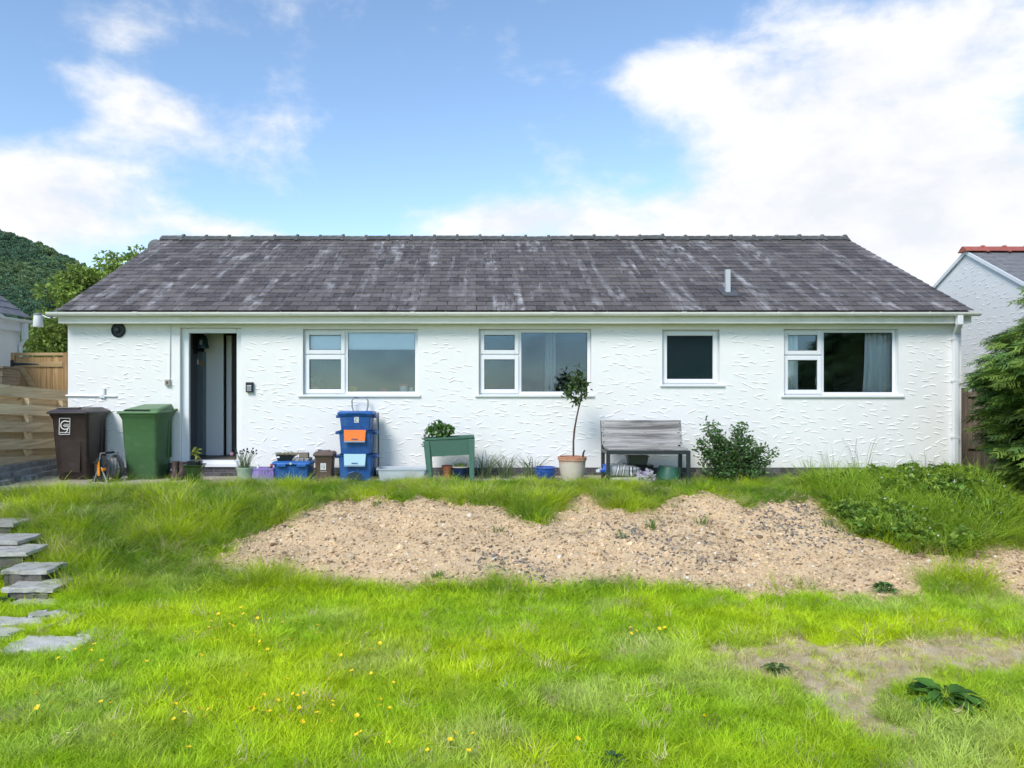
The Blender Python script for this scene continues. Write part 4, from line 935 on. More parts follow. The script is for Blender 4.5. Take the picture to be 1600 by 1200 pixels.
# purple basket
PURP = M('lilac_plastic', (.34, .25, .60), .4, var=.06)
bk = thing('plastic_basket', 'lilac slotted plastic basket of odds and ends beside the chives', 'basket', (wx(409, 11.35), 11.48, .02))
mb = MB(); mb.loft([(0, 0, 0, .32, .22), (.03, 0, 0, .325, .225)], r=.02); mb.loft([(.155, 0, 0, .345, .245), (.185, 0, 0, .36, .26), (.19, 0, 0, .36, .26), (.188, 0, 0, .33, .23), (.155, 0, 0, .325, .225)], r=.025, cap0=False, cap1=False)
for i in range(15):
    x = -.155 + .31 * i / 14; mb.box(x - .0065, x + .0065, -.116, -.108, .02, .165); mb.box(x - .0065, x + .0065, .108, .116, .02, .165)
for i in range(9):
    y = -.1 + .2 * i / 8
    for sx in (-1, 1): mb.box(sx * .166 - .004, sx * .166 + .004, y - .0065, y + .0065, .02, .165)
mb.box(-.165, -.05, -.118, -.112, .03, .15); mb.build('basket', PURP, bk)
sp = thing('spray_bottle', 'white spray bottle standing in the lilac basket', 'bottle', (wx(400, 11.35), 11.45, .055))
mb = MB(); mb.lathe([(.032, 0), (.035, .02), (.035, .12), (.015, .165), (.012, .19)], 14, cap1=True); mb.build('bottle', WHITE, sp, smooth=True); MB().box(-.045, .02, -.012, .012, .19, .215).build('trigger', WHITE, sp, bevel=.004)
sp = thing('trigger_bottle', 'dark bottle with a red trigger lying in the lilac basket', 'bottle', (wx(418, 11.35), 11.50, .12))
mb = MB(); mb.tube([(-.08, 0, 0), (.0, 0, .07), (.03, 0, .11)], [.035, .035, .014], 10); mb.build('bottle', BLK, sp, smooth=True); MB().hexa([(.01, -.012, .10), (.06, -.012, .12), (.06, .012, .12), (.01, .012, .10), (.0, -.012, .135), (.05, -.012, .155), (.05, .012, .155), (.0, .012, .135)]).build('trigger', M('red_plastic', (.5, .05, .05), .4), sp)
# blue lidded box and what lies on it
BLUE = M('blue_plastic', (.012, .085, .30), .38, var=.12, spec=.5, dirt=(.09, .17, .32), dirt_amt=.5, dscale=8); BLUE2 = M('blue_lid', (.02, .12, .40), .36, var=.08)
t = thing('blue_lidded_box', 'low blue recycling box with a clipped lid and seed trays on top', 'box', (wx(456, 11.35), 11.52, .012), -.03)
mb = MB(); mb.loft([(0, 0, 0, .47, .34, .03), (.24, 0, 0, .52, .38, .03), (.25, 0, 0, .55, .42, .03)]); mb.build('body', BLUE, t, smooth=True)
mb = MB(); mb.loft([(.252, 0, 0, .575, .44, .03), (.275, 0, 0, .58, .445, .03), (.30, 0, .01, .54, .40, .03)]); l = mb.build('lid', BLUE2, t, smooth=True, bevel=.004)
for x in (-.14, .16): MB().box(x - .07, x + .07, -.236, -.222, .225, .27).build('clip', BLUE2, l, bevel=.005)
discY(MB(), .0, .272, [(.018, -.222), (.016, -.227)], 14).build('lid_badge', M('pale_badge', (.6, .58, .45), .5), l)
t = thing('seed_tray', 'black plant tray heaped with dry stalks on the blue lidded box', 'tray', (wx(444, 11.4), 11.50, .315), .1)
mb = MB(); mb.loft([(0, 0, 0, .22, .2), (.085, 0, 0, .26, .23), (.09, 0, 0, .27, .24), (.088, 0, 0, .25, .22), (.03, 0, 0, .22, .2)], r=.015, n=2); mb.build('tray', BLK, t)
MB().box(-.115, -.075, -.121, -.119, .045, .07).build('plant_label', WHITE, t)
mb = MB()
for k in range(60):
    a = rng.random() * 6.28; x, y = rng.uniform(-.11, .15), rng.uniform(-.1, .1); mb.tube([(x, y, .06), (x + .05 * math.cos(a), y + .05 * math.sin(a), .09 + .04 * rng.random()), (x + .1 * math.cos(a), y + .08 * math.sin(a), .075 + .04 * rng.random())], .004, 4)
mb.build('dry_stalks', M('straw', (.30, .26, .17), .9, var=.4, nscale=30), t)
t = thing('stone_tile', 'flat grey stone lying on the blue lidded box', 'stone', (wx(471, 11.4), 11.5, .315)); rough_slab(-.12, .12, -.12, .12, 0, .035, 5, jit=.008).build('slab', STONE, t)
t = thing('brick_block', 'small brown block lying on the flat grey stone', 'block', (wx(473.5, 11.4), 11.48, .357)); MB().box(-.068, .068, -.05, .05, 0, .075).build('block', M('brown_block', (.21, .175, .14), .9, var=.3, nscale=20, bs=.4), t, bevel=.006)
# brown food caddy
CAD = M('caddy_brown', (.135, .090, .075), .5, var=.12, bs=.05, bscale=150)
t = thing('food_caddy', 'brown food waste caddy with a white label beside the blue stack', 'caddy', (wx(504.5, 11.4), 11.56, .012), .02)
mb = MB(); mb.loft([(0, 0, 0, .225, .23, .03), (.36, 0, 0, .27, .28, .03), (.37, 0, 0, .295, .30, .03)]); mb.build('body', CAD, t, smooth=True)
mb = MB(); mb.loft([(.371, 0, 0, .31, .32, .03), (.40, 0, 0, .315, .325, .03), (.432, .0, .02, .27, .26, .04)]); l = mb.build('lid', CAD, t, smooth=True, bevel=.005)
MB().tube([(-.09, -.06, .425), (-.085, -.06, .45), (.085, -.06, .45), (.09, -.06, .425)], .012, 8).build('handle', CAD, l)
lb = MB().box(-.042, .038, -.139, -.128, .165, .265).build('label', WHITE, t, rot=(-.0, 0, 0)); logo(t, -.002, .215, .075, -.1395, M('label_print', (.25, .24, .24), .6)); MB().ribbon([(-.05, .14), (.05, .14)], .012, -.1335).build('print_strip', M('faint_print', (.36, .30, .27), .6), t)
# three stacked blue boxes with trolley
SX, SY = wx(555, 11.45), 11.64
def stack_box(label, z, h, wb, wt, flap=None, hole=False):
    t = thing('recycling_box', label, 'box', (SX, SY, z), group='boxes of the blue stack')
    mb = MB(); mb.loft([(0, 0, 0, wb, .36, .03), (h - .055, 0, 0, wt, .40, .03), (h - .05, 0, 0, wt + .04, .43, .03), (h - .03, 0, 0, wt + .06, .45, .03), (h - .028, 0, 0, wt - .005, .385, .03), (.04, 0, 0, wb - .02, .34, .03)], r=.03); mb.build('body', BLUE, t, smooth=True)
    mb = MB(); mb.ring(-wt * .34, wt * .34, .06, .068, .004, -.19, -.18); mb.build('front_ridge', BLUE, t)
    for sx in (-1, 1): MB().box(sx * (wt / 2 + .04) - .03, sx * (wt / 2 + .04) + .03, -.09, .09, h - .085, h - .04).build('side_grip', BLUE, t, bevel=.008)
    if flap:
        m_, lip = flap; mb = MB(); y = -.2; fh = .15
        mb.hexa([(-.155, y - .055, h - .025 - fh), (.155, y - .055, h - .025 - fh), (.155, y - .047, h - .025 - fh), (-.155, y - .047, h - .025 - fh), (-.165, y - .026, h - .012), (.165, y - .026, h - .012), (.165, y - .018, h - .012), (-.165, y - .018, h - .012)])
        f = mb.build('flap', m_, t, bevel=.003); MB().box(-.156, .156, y - .063, y - .045, h - .045 - fh, h - .026 - fh).build('flap_lip', lip, f, bevel=.003); MB().box(-.045, .045, y - .062, y - .05, h - fh + .0, h - fh + .01).build('flap_grip', BLUE, f)
    if hole:
        arch = [(-.115, .0)] + [(.115 * math.cos(a), .06 + .07 * math.sin(a)) for a in np.linspace(math.pi, 0, 14)] + [(.115, .0)]
        mb = MB(); n = len(arch); mb.rings([[(x, -.185, z) for x, z in arch], [(x, -.192, z) for x, z in arch]]); mb.build('opening_shade_plate', M('opening_shadow', (.03, .05, .06), .7), t)  # dark plate on the box front stands in for a shaded hole
        MB().tube([(x * 1.04, -.19, z * 1.04) for x, z in arch], .008, 6).build('opening_rim', BLUE, t)
    return t
PALEBLUE = M('pale_blue_flap', (.42, .62, .68), .3, var=.05); GREYBLUE = M('grey_blue_lip', (.28, .38, .52), .4); ORF = M('orange_flap', (.85, .20, .02), .4, var=.05)
stack_box('bottom blue box of the stack, with pale blue flap', .012, .415, .46, .50, (PALEBLUE, GREYBLUE), True); stack_box('middle blue box of the stack, with bright orange flap', .415, .37, .44, .49, (ORF, GREYBLUE)); tb = stack_box('top blue box of the stack, with small white emblem', .765, .265, .43, .47)
mb = MB(); mb.loft([(.238, 0, 0, .53, .45, .03), (.262, 0, 0, .535, .455, .03), (.282, 0, .01, .49, .41, .03)]); l = mb.build('lid', BLUE2, tb, smooth=True, bevel=.004); MB().box(-.13, .14, -.236, -.2, .25, .275).build('lid_grip', BLUE2, l, bevel=.006)
logo(tb, .02, .165, .085, -.199, k=1.3)
tr = thing('box_trolley', 'grey tube trolley handle rising behind the blue stack', 'trolley', (SX, SY + .26, .012))
MB().tube([(-.075, 0, .0), (-.075, 0, .95), (-.115, 0, 1.09), (-.12, 0, 1.19), (-.09, 0, 1.232), (.10, 0, 1.232), (.13, 0, 1.19), (.125, 0, 1.09), (.085, 0, .95), (.085, 0, 0)], .0115, 8).build('handle', CHROME, tr, smooth=True)
MB().box(.265, .285, -.07, -.02, .05, 1.0).build('side_rail', WHITE, tr); MB().box(.288, .30, -.06, .0, .05, 1.0).build('side_rail', BLK, tr)
for sx in (-.2, .2): discY(MB(), sx, .06, [(.02, -.0), (.06, .01), (.06, .04), (.02, .05)], 16).build('wheel', BLK, tr)
# clear storage box
CLEAR = bpy.data.materials.new('milky_plastic'); CLEAR.use_nodes = True; _nt = CLEAR.node_tree; _p = _nt.nodes['Principled BSDF']; _p.inputs['Base Color'].default_value = (.70, .74, .78, 1); _p.inputs['Roughness'].default_value = .25
_t = _nt.nodes.new('ShaderNodeBsdfTransparent'); _t.inputs['Color'].default_value = (.9, .93, .95, 1); _m = _nt.nodes.new('ShaderNodeMixShader'); _m.inputs[0].default_value = .55
_nt.links.new(_t.outputs[0], _m.inputs[1]); _nt.links.new(_p.outputs[0], _m.inputs[2]); _nt.links.new(_m.outputs[0], _nt.nodes['Material Output'].inputs['Surface'])
t = thing('storage_box', 'milky clear plastic storage box beside the green trough', 'box', (wx(627, 11.3), 11.5, .0), .02)
mb = MB(); mb.loft([(0, 0, 0, .64, .34, .03), (.19, 0, 0, .71, .40, .03), (.195, 0, 0, .755, .44, .03), (.205, 0, 0, .755, .44, .03), (.205, 0, 0, .70, .39, .03), (.01, 0, 0, .63, .33, .03)]); mb.build('box', CLEAR, t, smooth=True)
t = thing('red_packet', 'faded red packet inside the milky storage box', 'packet', (wx(640, 11.3), 11.45, .02)); MB().box(-.09, .08, -.1, .1, 0, .12).build('packet', M('faded_red', (.55, .20, .18), .6), t, bevel=.01)
# green trough on legs
TRG = M('trough_green', (.075, .165, .125), .5, var=.12, dirt=(.14, .22, .18), dirt_amt=.35, dscale=3)
t = thing('trough_planter', 'green trough planter on legs tilted beside the storage box', 'planter', (wx(705, 11.4), 11.5, .0)); t.rotation_euler = (0, math.radians(-2.8), 0)
mb = MB(); mb.loft([(.395, 0, 0, .665, .28), (.64, 0, 0, .715, .35), (.645, 0, 0, .745, .38), (.672, 0, 0, .75, .385), (.672, 0, 0, .70, .335), (.42, 0, 0, .64, .26)], r=.02, n=2); mb.build('trough', TRG, t)
MB().ring(-.315, .315, .43, .61, .012, -.176, -.15).build('front_panel', TRG, t, rot=(-.13, 0, 0)).location = (0, .062, -.0)
for sx in (-1, 1):
    for sy in (-1, 1):
        MB().hexa([(sx * .31 - .035, sy * .13 - .03, .0), (sx * .31 + .035, sy * .13 - .03, .0), (sx * .31 + .035, sy * .13 + .03, .0), (sx * .31 - .035, sy * .13 + .03, .0),
                   (sx * .335 - .045, sy * .15 - .035, .63), (sx * .335 + .045, sy * .15 - .035, .63), (sx * .335 + .045, sy * .15 + .035, .63), (sx * .335 - .045, sy * .15 + .035, .63)]).build('leg', TRG, t, bevel=.008)
MB().box(-.34, .34, -.16, .16, .60, .63).build('soil', SOILP, t)
tp = thing('leafy_plant', 'bushy bright green plant growing in the green trough', 'plant', (wx(689, 11.4), 11.5, .66))
leaf_tuft(tp, 'leaves', 260, (0, 0, .10), (.19, .12, .09), .055, LEAF, .5, (.10, .22, .045), 21, width=.9); leaf_tuft(tp, 'leaves', 60, (-.06, 0, .19), (.07, .06, .06), .045, LEAF, .5, (.09, .19, .05), 22, width=.9); leaf_tuft(tp, 'leaves', 40, (-.19, 0, .08), (.05, .05, .11), .04, LEAF, .5, (.07, .15, .05), 25, width=.9)
stems(tp, 'stem', [[(0, 0, -.03), (.03 * math.cos(k), .03 * math.sin(k), .05), (.13 * math.cos(k), .08 * math.sin(k), .14)] for k in range(9)] + [[(-.05, 0, 0), (-.15, 0, .1), (-.2, 0, .2)]], STEM)
leaf_tuft(tp, 'dead_leaves', 26, (-.24, -.05, -.07), (.025, .03, .08), .05, LEAF, .2, (.24, .17, .12), 23, flat=1.5)
def round_pot(name, label, px, Y, prof, mat, z=.012, n=28, smooth=True):
    t = thing(name, label, 'plant pot', (wx(px, Y), Y, z)); mb = MB(); mb.lathe(prof, n, cap1=True); mb.build('pot', mat, t, smooth=smooth); return t
TERRA = M('terracotta', (.36, .125, .065), .8, var=.18, nscale=8, bs=.15, bscale=60)
t = round_pot('terracotta_pot', 'small terracotta pot under the green trough', 699, 11.62, [(.055, 0), (.068, .14), (.082, .142), (.086, .215), (.074, .215), (.068, .17)], TERRA)
MB().rings([[((.0705) * math.cos(a), .0705 * math.sin(a), z) for a in np.linspace(0, 6.283, 24, endpoint=False)] for z in (.128, .141)]).build('pale_band', M('pale_band', (.55, .32, .2), .7), t)
NAVY = M('navy_glaze', (.010, .020, .085), .2, var=.25, coat=.5)
t = round_pot('navy_pot', 'dark blue glazed pot of grass under the green trough', 720, 11.56, [(.095, 0), (.115, .03), (.125, .17), (.132, .19), (.136, .20), (.12, .2), (.112, .15)], NAVY)
MB().rings([[(r * math.cos(a), r * math.sin(a), .2 + dz) for a in np.linspace(0, 6.283, 24, endpoint=False)] for r, dz in ((.137, -.006), (.137, .004), (.118, .004))]).build('pale_rim', M('pale_rim', (.5, .47, .38), .4), t)
PALEG = leafmat('pale_blade', (.22, .30, .06), .3, 'GEOMETRY'); blade_part(t, 'grass', 120, .075, .10, .5, .006, 9, PALEG, (0, 0, .19))
BLUEG = M('blue_glaze', (.018, .075, .34), .15, var=.35, nscale=4, coat=.7)
round_pot('blue_pot', 'bright blue glazed bowl pot beside the big terracotta pot', 852, 11.42, [(.10, 0), (.125, .02), (.160, .13), (.166, .165), (.158, .175), (.168, .185), (.174, .2), (.170, .212), (.15, .212), (.14, .15)], BLUEG)
# big terracotta pot
def patina():
    m, nt, p, N, L = nodemat('limed_terracotta'); tcd = N('ShaderNodeTexCoord').outputs['Object']; s = N('ShaderNodeSeparateXYZ'); L(tcd, s.inputs[0])
    c = mixrgb(nt, noise(nt, 9, 4), (.42, .17, .095), (.52, .25, .15))
    add = N('ShaderNodeMath'); add.operation = 'ADD'; L(_scaled(nt, noise(nt, 7, 5, .6), .22), add.inputs[0]); L(_scaled(nt, s.outputs[2], -1.0), add.inputs[1])
    c = mixrgb(nt, _scaled(nt, ramp(nt, add.outputs[0], -.26, -.12), .88), c, (.60, .55, .47)); L(c, p.inputs['Base Color']); p.inputs['Roughness'].default_value = .85; bump(nt, p, noise(nt, 40, 4), .25, .005); return m
t = round_pot('terracotta_tree_pot', 'large lime-stained terracotta pot holding a young tree', 894, 11.38, [(.125, 0), (.15, .015), (.185, .16), (.200, .315), (.212, .318), (.214, .362), (.206, .37), (.19, .37), (.18, .31)], patina(), n=36)
MB().lathe([(.004, .345), (.186, .34)], 24).build('soil', SOILP, t)
tt = thing('young_tree', 'slender young tree with a tuft of leaves in the terracotta pot', 'tree', (wx(896, 11.38), 11.38, .34)); TO = Vector(tt.location)
BARK = M('young_bark', (.10, .062, .05), .8, var=.3, nscale=25, bs=.3)
trunk = [Vector((wx(a, 11.38), 11.38, wz(b, 11.38))) - TO for a, b in ((896, 713), (896, 690), (897.5, 672), (901, 652), (905, 634), (909, 620), (907, 606))]
MB().tube(trunk, [.015, .014, .015, .012, .011, .009, .006], 8).build('trunk', BARK, tt, smooth=True)
tips = []
for px, py in ((884, 604), (890, 588), (900, 575), (908, 582), (915, 612), (896, 628), (880, 612), (905, 597), (912, 596)):
    tips.append([trunk[5] * .5 + trunk[4] * .5, trunk[5] + Vector((0, rng.normal(0, .04), .02)), Vector((wx(px, 11.38), 11.38 + rng.normal(0, .09), wz(py, 11.38))) - TO])
stems(tt, 'branch', tips, BARK, .004)
C = []; D = []
for tp_ in tips:
    for _ in range(34):
        c = tp_[1].lerp(tp_[2], .45 + .6 * rng.random()); d = Vector(rng.normal(size=3)); d.z -= .5; C.append(c + Vector(rng.normal(0, .03, 3))); D.append(d)
tn = np.array((.085, .15, .045)) * (.6 + .8 * rng.random((len(C), 1))); leafy('crown', np.array(C), np.array(D), .075 * (.7 + .6 * rng.random(len(C))), LEAF, .45, .42, tn, rng, tt)
t = thing('hand_tool', 'black curved tool handle sticking out of the large terracotta pot', 'tool', (wx(909.5, 11.38), 11.34, .34)); MB().tube([(0, 0, 0), (.008, 0, .05), (.012, 0, .09), (.025, 0, .125), (.042, 0, .135)], [.012, .014, .014, .013, .010], 8).build('handle', BLK, t, smooth=True)
# bench
bn = thing('garden_bench', 'silvered timber bench on a black square-tube frame', 'bench', (2.52, 11.3, .0)); BO = Vector(bn.location)
x0, x1, yf, yb = 1.915, 3.125, 11.06, 11.50; zs = .492; q = .052
for X in (x0, x1 - q):
    MB().box(X, X + q, yf, yf + q, 0, zs - q).build('leg', BLACKMETAL, bn, -BO, bevel=.003)
    MB().box(X, X + q, yb, yb + q, 0, .50).build('leg', BLACKMETAL, bn, -BO, bevel=.003)
    MB().box(X + .001, X + q - .001, yf + q, yb, zs - q, zs - .001).build('side_rail', BLACKMETAL, bn, -BO)
    MB().hexa([(X + .002, yb + .01, .501), (X + .030, yb + .01, .501), (X + .030, yb + .05, .501), (X + .002, yb + .05, .501), (X + .002, yb + .10, .905), (X + .030, yb + .10, .905), (X + .030, yb + .13, .905), (X + .002, yb + .13, .905)]).build('back_upright', BLACKMETAL, bn, -BO)
MB().box(x0, x1, yf, yf + q, zs - q, zs).build('front_rail', BLACKMETAL, bn, -BO, bevel=.003)
for k in range(2): MB().box(x0 + .03, x1 - .03, yf + .03 + k * .225, yf + .03 + k * .225 + .215, zs + .002, zs + .030).build('seat_plank', GREYWOOD, bn, -BO, bevel=.004)
def bpl(za, zb):
    f = lambda z: yb - .012 + (z - .5) * .23
    return MB().hexa([(x0 + .005, f(za) - .03, za), (x1 - .005, f(za) - .03, za), (x1 - .005, f(za), za), (x0 + .005, f(za), za), (x0 + .005, f(zb) - .03, zb), (x1 - .005, f(zb) - .03, zb), (x1 - .005, f(zb), zb), (x0 + .005, f(zb), zb)])
for za, zb in ((.545, .722), (.730, .912)): bpl(za, zb).build('back_plank', GREYWOOD, bn, -BO, bevel=.004)
for X in (x0 + .03, x1 - .03):
    for z in (.58, .68, .77, .87): discY(MB(), X, z, [(.009, yb - .043 + (z - .5) * .23), (.008, yb - .048 + (z - .5) * .23)], 8).build('bolt', BLK, bn, -BO)
# under the bench
def lump(mb, c, r, seed, n=18, m=12, amp=.18, flat=.35, fx=3.0):
    rs = []
    for j in range(m + 1):
        v = math.pi * j / m; row = []
        for i in range(n):
            u = 2 * math.pi * i / n; d = Vector((math.sin(v) * math.cos(u), math.sin(v) * math.sin(u), -math.cos(v)))
            k = 1 + amp * (float(fbm(np.array(d.x * fx + seed), np.array(d.y * fx + d.z * fx * 1.3), 3)) - .5) * 2
            s = lambda a: math.copysign(abs(a) ** .65, a)
            row.append((c[0] + r[0] * s(d.x) * k, c[1] + r[1] * s(d.y) * k, c[2] + r[2] * s(d.z) * k * (1 if d.z > 0 else flat + .65)))
        rs.append(row)
    return mb.rings(rs)
def bagmat():
    m, nt, p, N, L = nodemat('printed_sack'); tcd = N('ShaderNodeTexCoord').outputs['Object']
    w = N('ShaderNodeTexWave'); w.inputs['Scale'].default_value = 3.2; w.inputs['Distortion'].default_value = 7; w.inputs['Detail'].default_value = 1; w.inputs['Detail Scale'].default_value = .8; L(tcd, w.inputs['Vector'])
    c = mixrgb(nt, ramp(nt, w.outputs['Fac'], .55, .62), (.33, .34, .35), (.018, .02, .025)); c = mixrgb(nt, ramp(nt, w.outputs['Fac'], .90, .93), c, (.75, .76, .77))
    s = N('ShaderNodeSeparateXYZ'); L(tcd, s.inputs[0]); c = mixrgb(nt, ramp(nt, s.outputs[0], -.08, -.14), c, (.42, .44, .46)); c = mixrgb(nt, ramp(nt, s.outputs[0], -.215, -.225), c, (.03, .12, .55)); L(c, p.inputs['Base Color'])
    p.inputs['Roughness'].default_value = .28; bump(nt, p, noise(nt, 14, 4, dist=.6), .6, .03); return m
t = thing('compost_sack', 'silver and black printed compost sack lying under the bench', 'sack', (wx(972, 11.22), 11.32, .185)); lump(MB(), (0, 0, 0), (.29, .17, .085), 4, 30, 16, .22).build('sack', bagmat(), t, smooth=True, rot=(0, .06, 0))
MB().add([(-.27, -.05, -.02), (-.36, -.02, -.03), (-.36, .08, -.01), (-.27, .1, .03), (-.33, .02, .02)], [(0, 1, 4), (1, 2, 4), (2, 3, 4), (3, 0, 4)]).build('sack_end', M('silver_film', (.5, .51, .52), .3), t)
t = thing('pale_block', 'pale slab lying in the grass beneath the compost sack', 'slab', (wx(977, 11.0), 11.22, .0)); rough_slab(-.21, .20, -.16, .16, 0, .085, 31, jit=.006).build('slab', M('pale_slab', (.50, .49, .43), .85, var=.12, bs=.3), t)
t = thing('crumpled_bag', 'crumpled white and purple plastic bag under the bench', 'bag', (wx(1010, 11.1), 11.15, .01))
def crump():
    m, nt, p, N, L = nodemat('crumpled_film'); c = mixrgb(nt, ramp(nt, noise(nt, 11, 3), .5, .56), (.52, .50, .54), (.20, .15, .26)); L(c, p.inputs['Base Color']); p.inputs['Roughness'].default_value = .3; bump(nt, p, noise(nt, 22, 5, dist=1.2), 1.0, .05); return m
lump(MB(), (0, 0, .075), (.13, .10, .085), 11, 22, 14, .7, fx=5).build('bag', crump(), t)
lump(MB(), (.05, .03, .15), (.05, .05, .06), 17, 12, 8, .6, fx=4).build('bag_neck', crump(), t)
t = thing('black_crate', 'black plastic crate in the shadow under the bench', 'crate', (wx(1000, 11.55), 11.68, .012)); mb = MB(); mb.loft([(0, 0, 0, .36, .3), (.215, 0, 0, .40, .34), (.225, 0, 0, .42, .36)], r=.02, n=2); mb.build('body', BLK, t); MB().box(-.18, .18, -.176, -.168, .17, .185).build('rib', BLK, t)
t = thing('window_box', 'small grey-green window box standing on the black crate', 'planter', (wx(998, 11.55), 11.66, .24)); mb = MB(); mb.loft([(0, 0, 0, .27, .14), (.115, 0, 0, .31, .18), (.118, 0, 0, .335, .20), (.135, 0, 0, .335, .20), (.135, 0, 0, .30, .17), (.03, 0, 0, .26, .13)], r=.012, n=2); mb.build('trough', M('grey_green', (.10, .115, .09), .6, var=.15), t)
t = thing('green_bucket', 'dark green upturned bucket at the right end under the bench', 'bucket', (wx(1046, 11.3), 11.38, .01)); t.rotation_euler = (0, math.radians(6), 0)
mb = MB(); mb.lathe([(.20, 0), (.20, .02), (.185, .025), (.16, .20), (.15, .225), (.02, .23)], 28, cap1=True); mb.build('bucket', M('bucket_green', (.03, .115, .075), .45, var=.15, dirt=(.12, .2, .15), dirt_amt=.4), t, smooth=True); MB().rings([[(r * math.cos(a), r * math.sin(a), z) for a in np.linspace(0, 6.283, 28, endpoint=False)] for r, z in ((.192, .03), (.196, .04), (.188, .05))]).build('rim_band', M('bucket_band', (.025, .095, .06), .45), t)

# ------------------------------------------------------------------ seen through the windows and the open door
IY = 12.33
def sill_thing(name, label, cat, px, py, prof, mat, Y=IY):
    t = thing(name, label, cat, (wx(px, Y), Y, wz(py, Y))); MB().lathe(prof, 20, cap1=True).build('body', mat, t, smooth=True); return t
ws = MB()
for a, b, z in ((475, 651, 613.2), (750, 922, 613.2), (1036, 1124, 596), (1227, 1402, 614.2)): ws.box(hx(a), hx(b), WY + .15, WY + .42, hz(z) - .03, hz(z))
hb(ws, 'inner_sill', UPVC)
zi = wz(613, 12.3)
BLW = .152
bl = thing('roller_blind', 'white roller blind drawn a third down in the first window', 'blind', (hx(563), WY + .2, hz(545))); BLO = Vector(bl.location)
MB().box(hx(478), hx(650), WY + BLW, WY + BLW + .004, hz(544), hz(515)).build('fabric', M('blind_fabric', (.95, .95, .94), .8, var=.04), bl, -BLO); MB().box(hx(478), hx(650), WY + BLW - .004, WY + BLW + .012, hz(545.5), hz(543.8)).build('bottom_bar', UPVC, bl, -BLO)
YEL = M('yellow_glaze', (.62, .42, .05), .3, var=.15); REDP = M('red_pot', (.62, .12, .10), .4)
sill_thing('yellow_bowl', 'yellow bowl on the sill of the window with the blind', 'bowl', 551, 613, [(.05, 0), (.085, .05), (.09, .09), (.08, .09), (.05, .03)], YEL)
sill_thing('red_pot', 'small red pot on the sill of the window with the blind', 'pot', 600, 613, [(.05, 0), (.06, .04), (.058, .06), (.05, .06)], REDP)
t = sill_thing('white_tub', 'white tub with a red lid on the window sill', 'tub', 630.5, 613, [(.055, 0), (.062, .08), (.062, .10), (.05, .10)], WHITE); MB().lathe([(.066, .101), (.066, .125), (.05, .13)], 20, cap1=True).build('lid', REDP, t)
sill_thing('white_mug', 'white mug at the right end of the sill', 'mug', 643, 613, [(.03, 0), (.035, .01), (.035, .08), (.03, .08), (.028, .02)], WHITE)
t = sill_thing('sill_plant', 'small leafy pot plant inside the lower left casement', 'plant', 493, 611, [(.045, 0), (.06, .06), (.064, .065), (.05, .065)], M('cream_pot', (.5, .46, .38), .5)); leaf_tuft(t, 'leaves', 70, (0, 0, .17), (.07, .06, .10), .07, LEAF, .3, (.10, .17, .06), 51, width=.4)
t = sill_thing('yellow_cup', 'yellow cup on a clear stem inside the frosted window', 'cup', 1049, 593, [(.014, 0), (.014, .07), (.03, .075), (.045, .17), (.04, .17)], YEL, 12.2)
t = sill_thing('cactus', 'small cactus in a pink pot inside the frosted window', 'plant', 1103, 593, [(.06, 0), (.07, .035), (.06, .035)], M('pink_pot', (.42, .15, .14), .5), 12.2); lump(MB(), (-.08, 0, .1), (.03, .025, .03), 3).build('cactus_lobe', M('cactus_green', (.16, .24, .13), .7), t, smooth=True); MB().tube([(0, 0, .03), (-.05, 0, .06), (-.08, 0, .09)], .022, 8).build('cactus_stem', M('cactus_green2', (.12, .2, .1), .7), t)
def curtain(label, px0, px1, px0b, px1b, Y, mat, folds, top, bot):
    n = folds * 8; rs = []; t = thing('curtain', label, 'curtain', (wx((px0 + px1) / 2, Y), Y, hz(bot))); o = Vector(t.location)
    V = []; F = []
    for j, (a, b, z) in enumerate(((px0, px1, hz(top)), (px0 - .3 * (px0 - px0b), px1, hz((top + bot) / 2)), (px0b, px1b, hz(bot)))):
        for i in range(n + 1):
            s = i / n; ph = s * folds * 2 * math.pi + .5 * math.sin(s * 9); V.append((wx(a + (b - a) * s, Y), Y + .035 * math.sin(ph) + .012 * math.sin(ph * 2.3), z))
    for j in range(2):
        for i in range(n): F.append((j * (n + 1) + i, j * (n + 1) + i + 1, (j + 1) * (n + 1) + i + 1, (j + 1) * (n + 1) + i))
    me = raw_mesh('cloth', np.array(V), np.array(F), mat, True); ob = link('cloth', me, t, -o); sd = ob.modifiers.new('solid', 'SOLIDIFY'); sd.thickness = .004; return t
CURT = M('pale_curtain', (.93, .94, .89), .9, var=.06)
curtain('pale green curtain hanging at the right of the end window', 1352, 1392, 1346, 1394, 12.25, CURT, 5, 512, 640); curtain('pale curtain edge at the left of the end window', 1222, 1246, 1222, 1247, 12.25, CURT, 3, 512, 640)
curtain('grey net curtain in the window behind the young tree', 852, 868, 850, 868, 12.4, M('net', (.4, .42, .42), .9), 3, 512, 640)
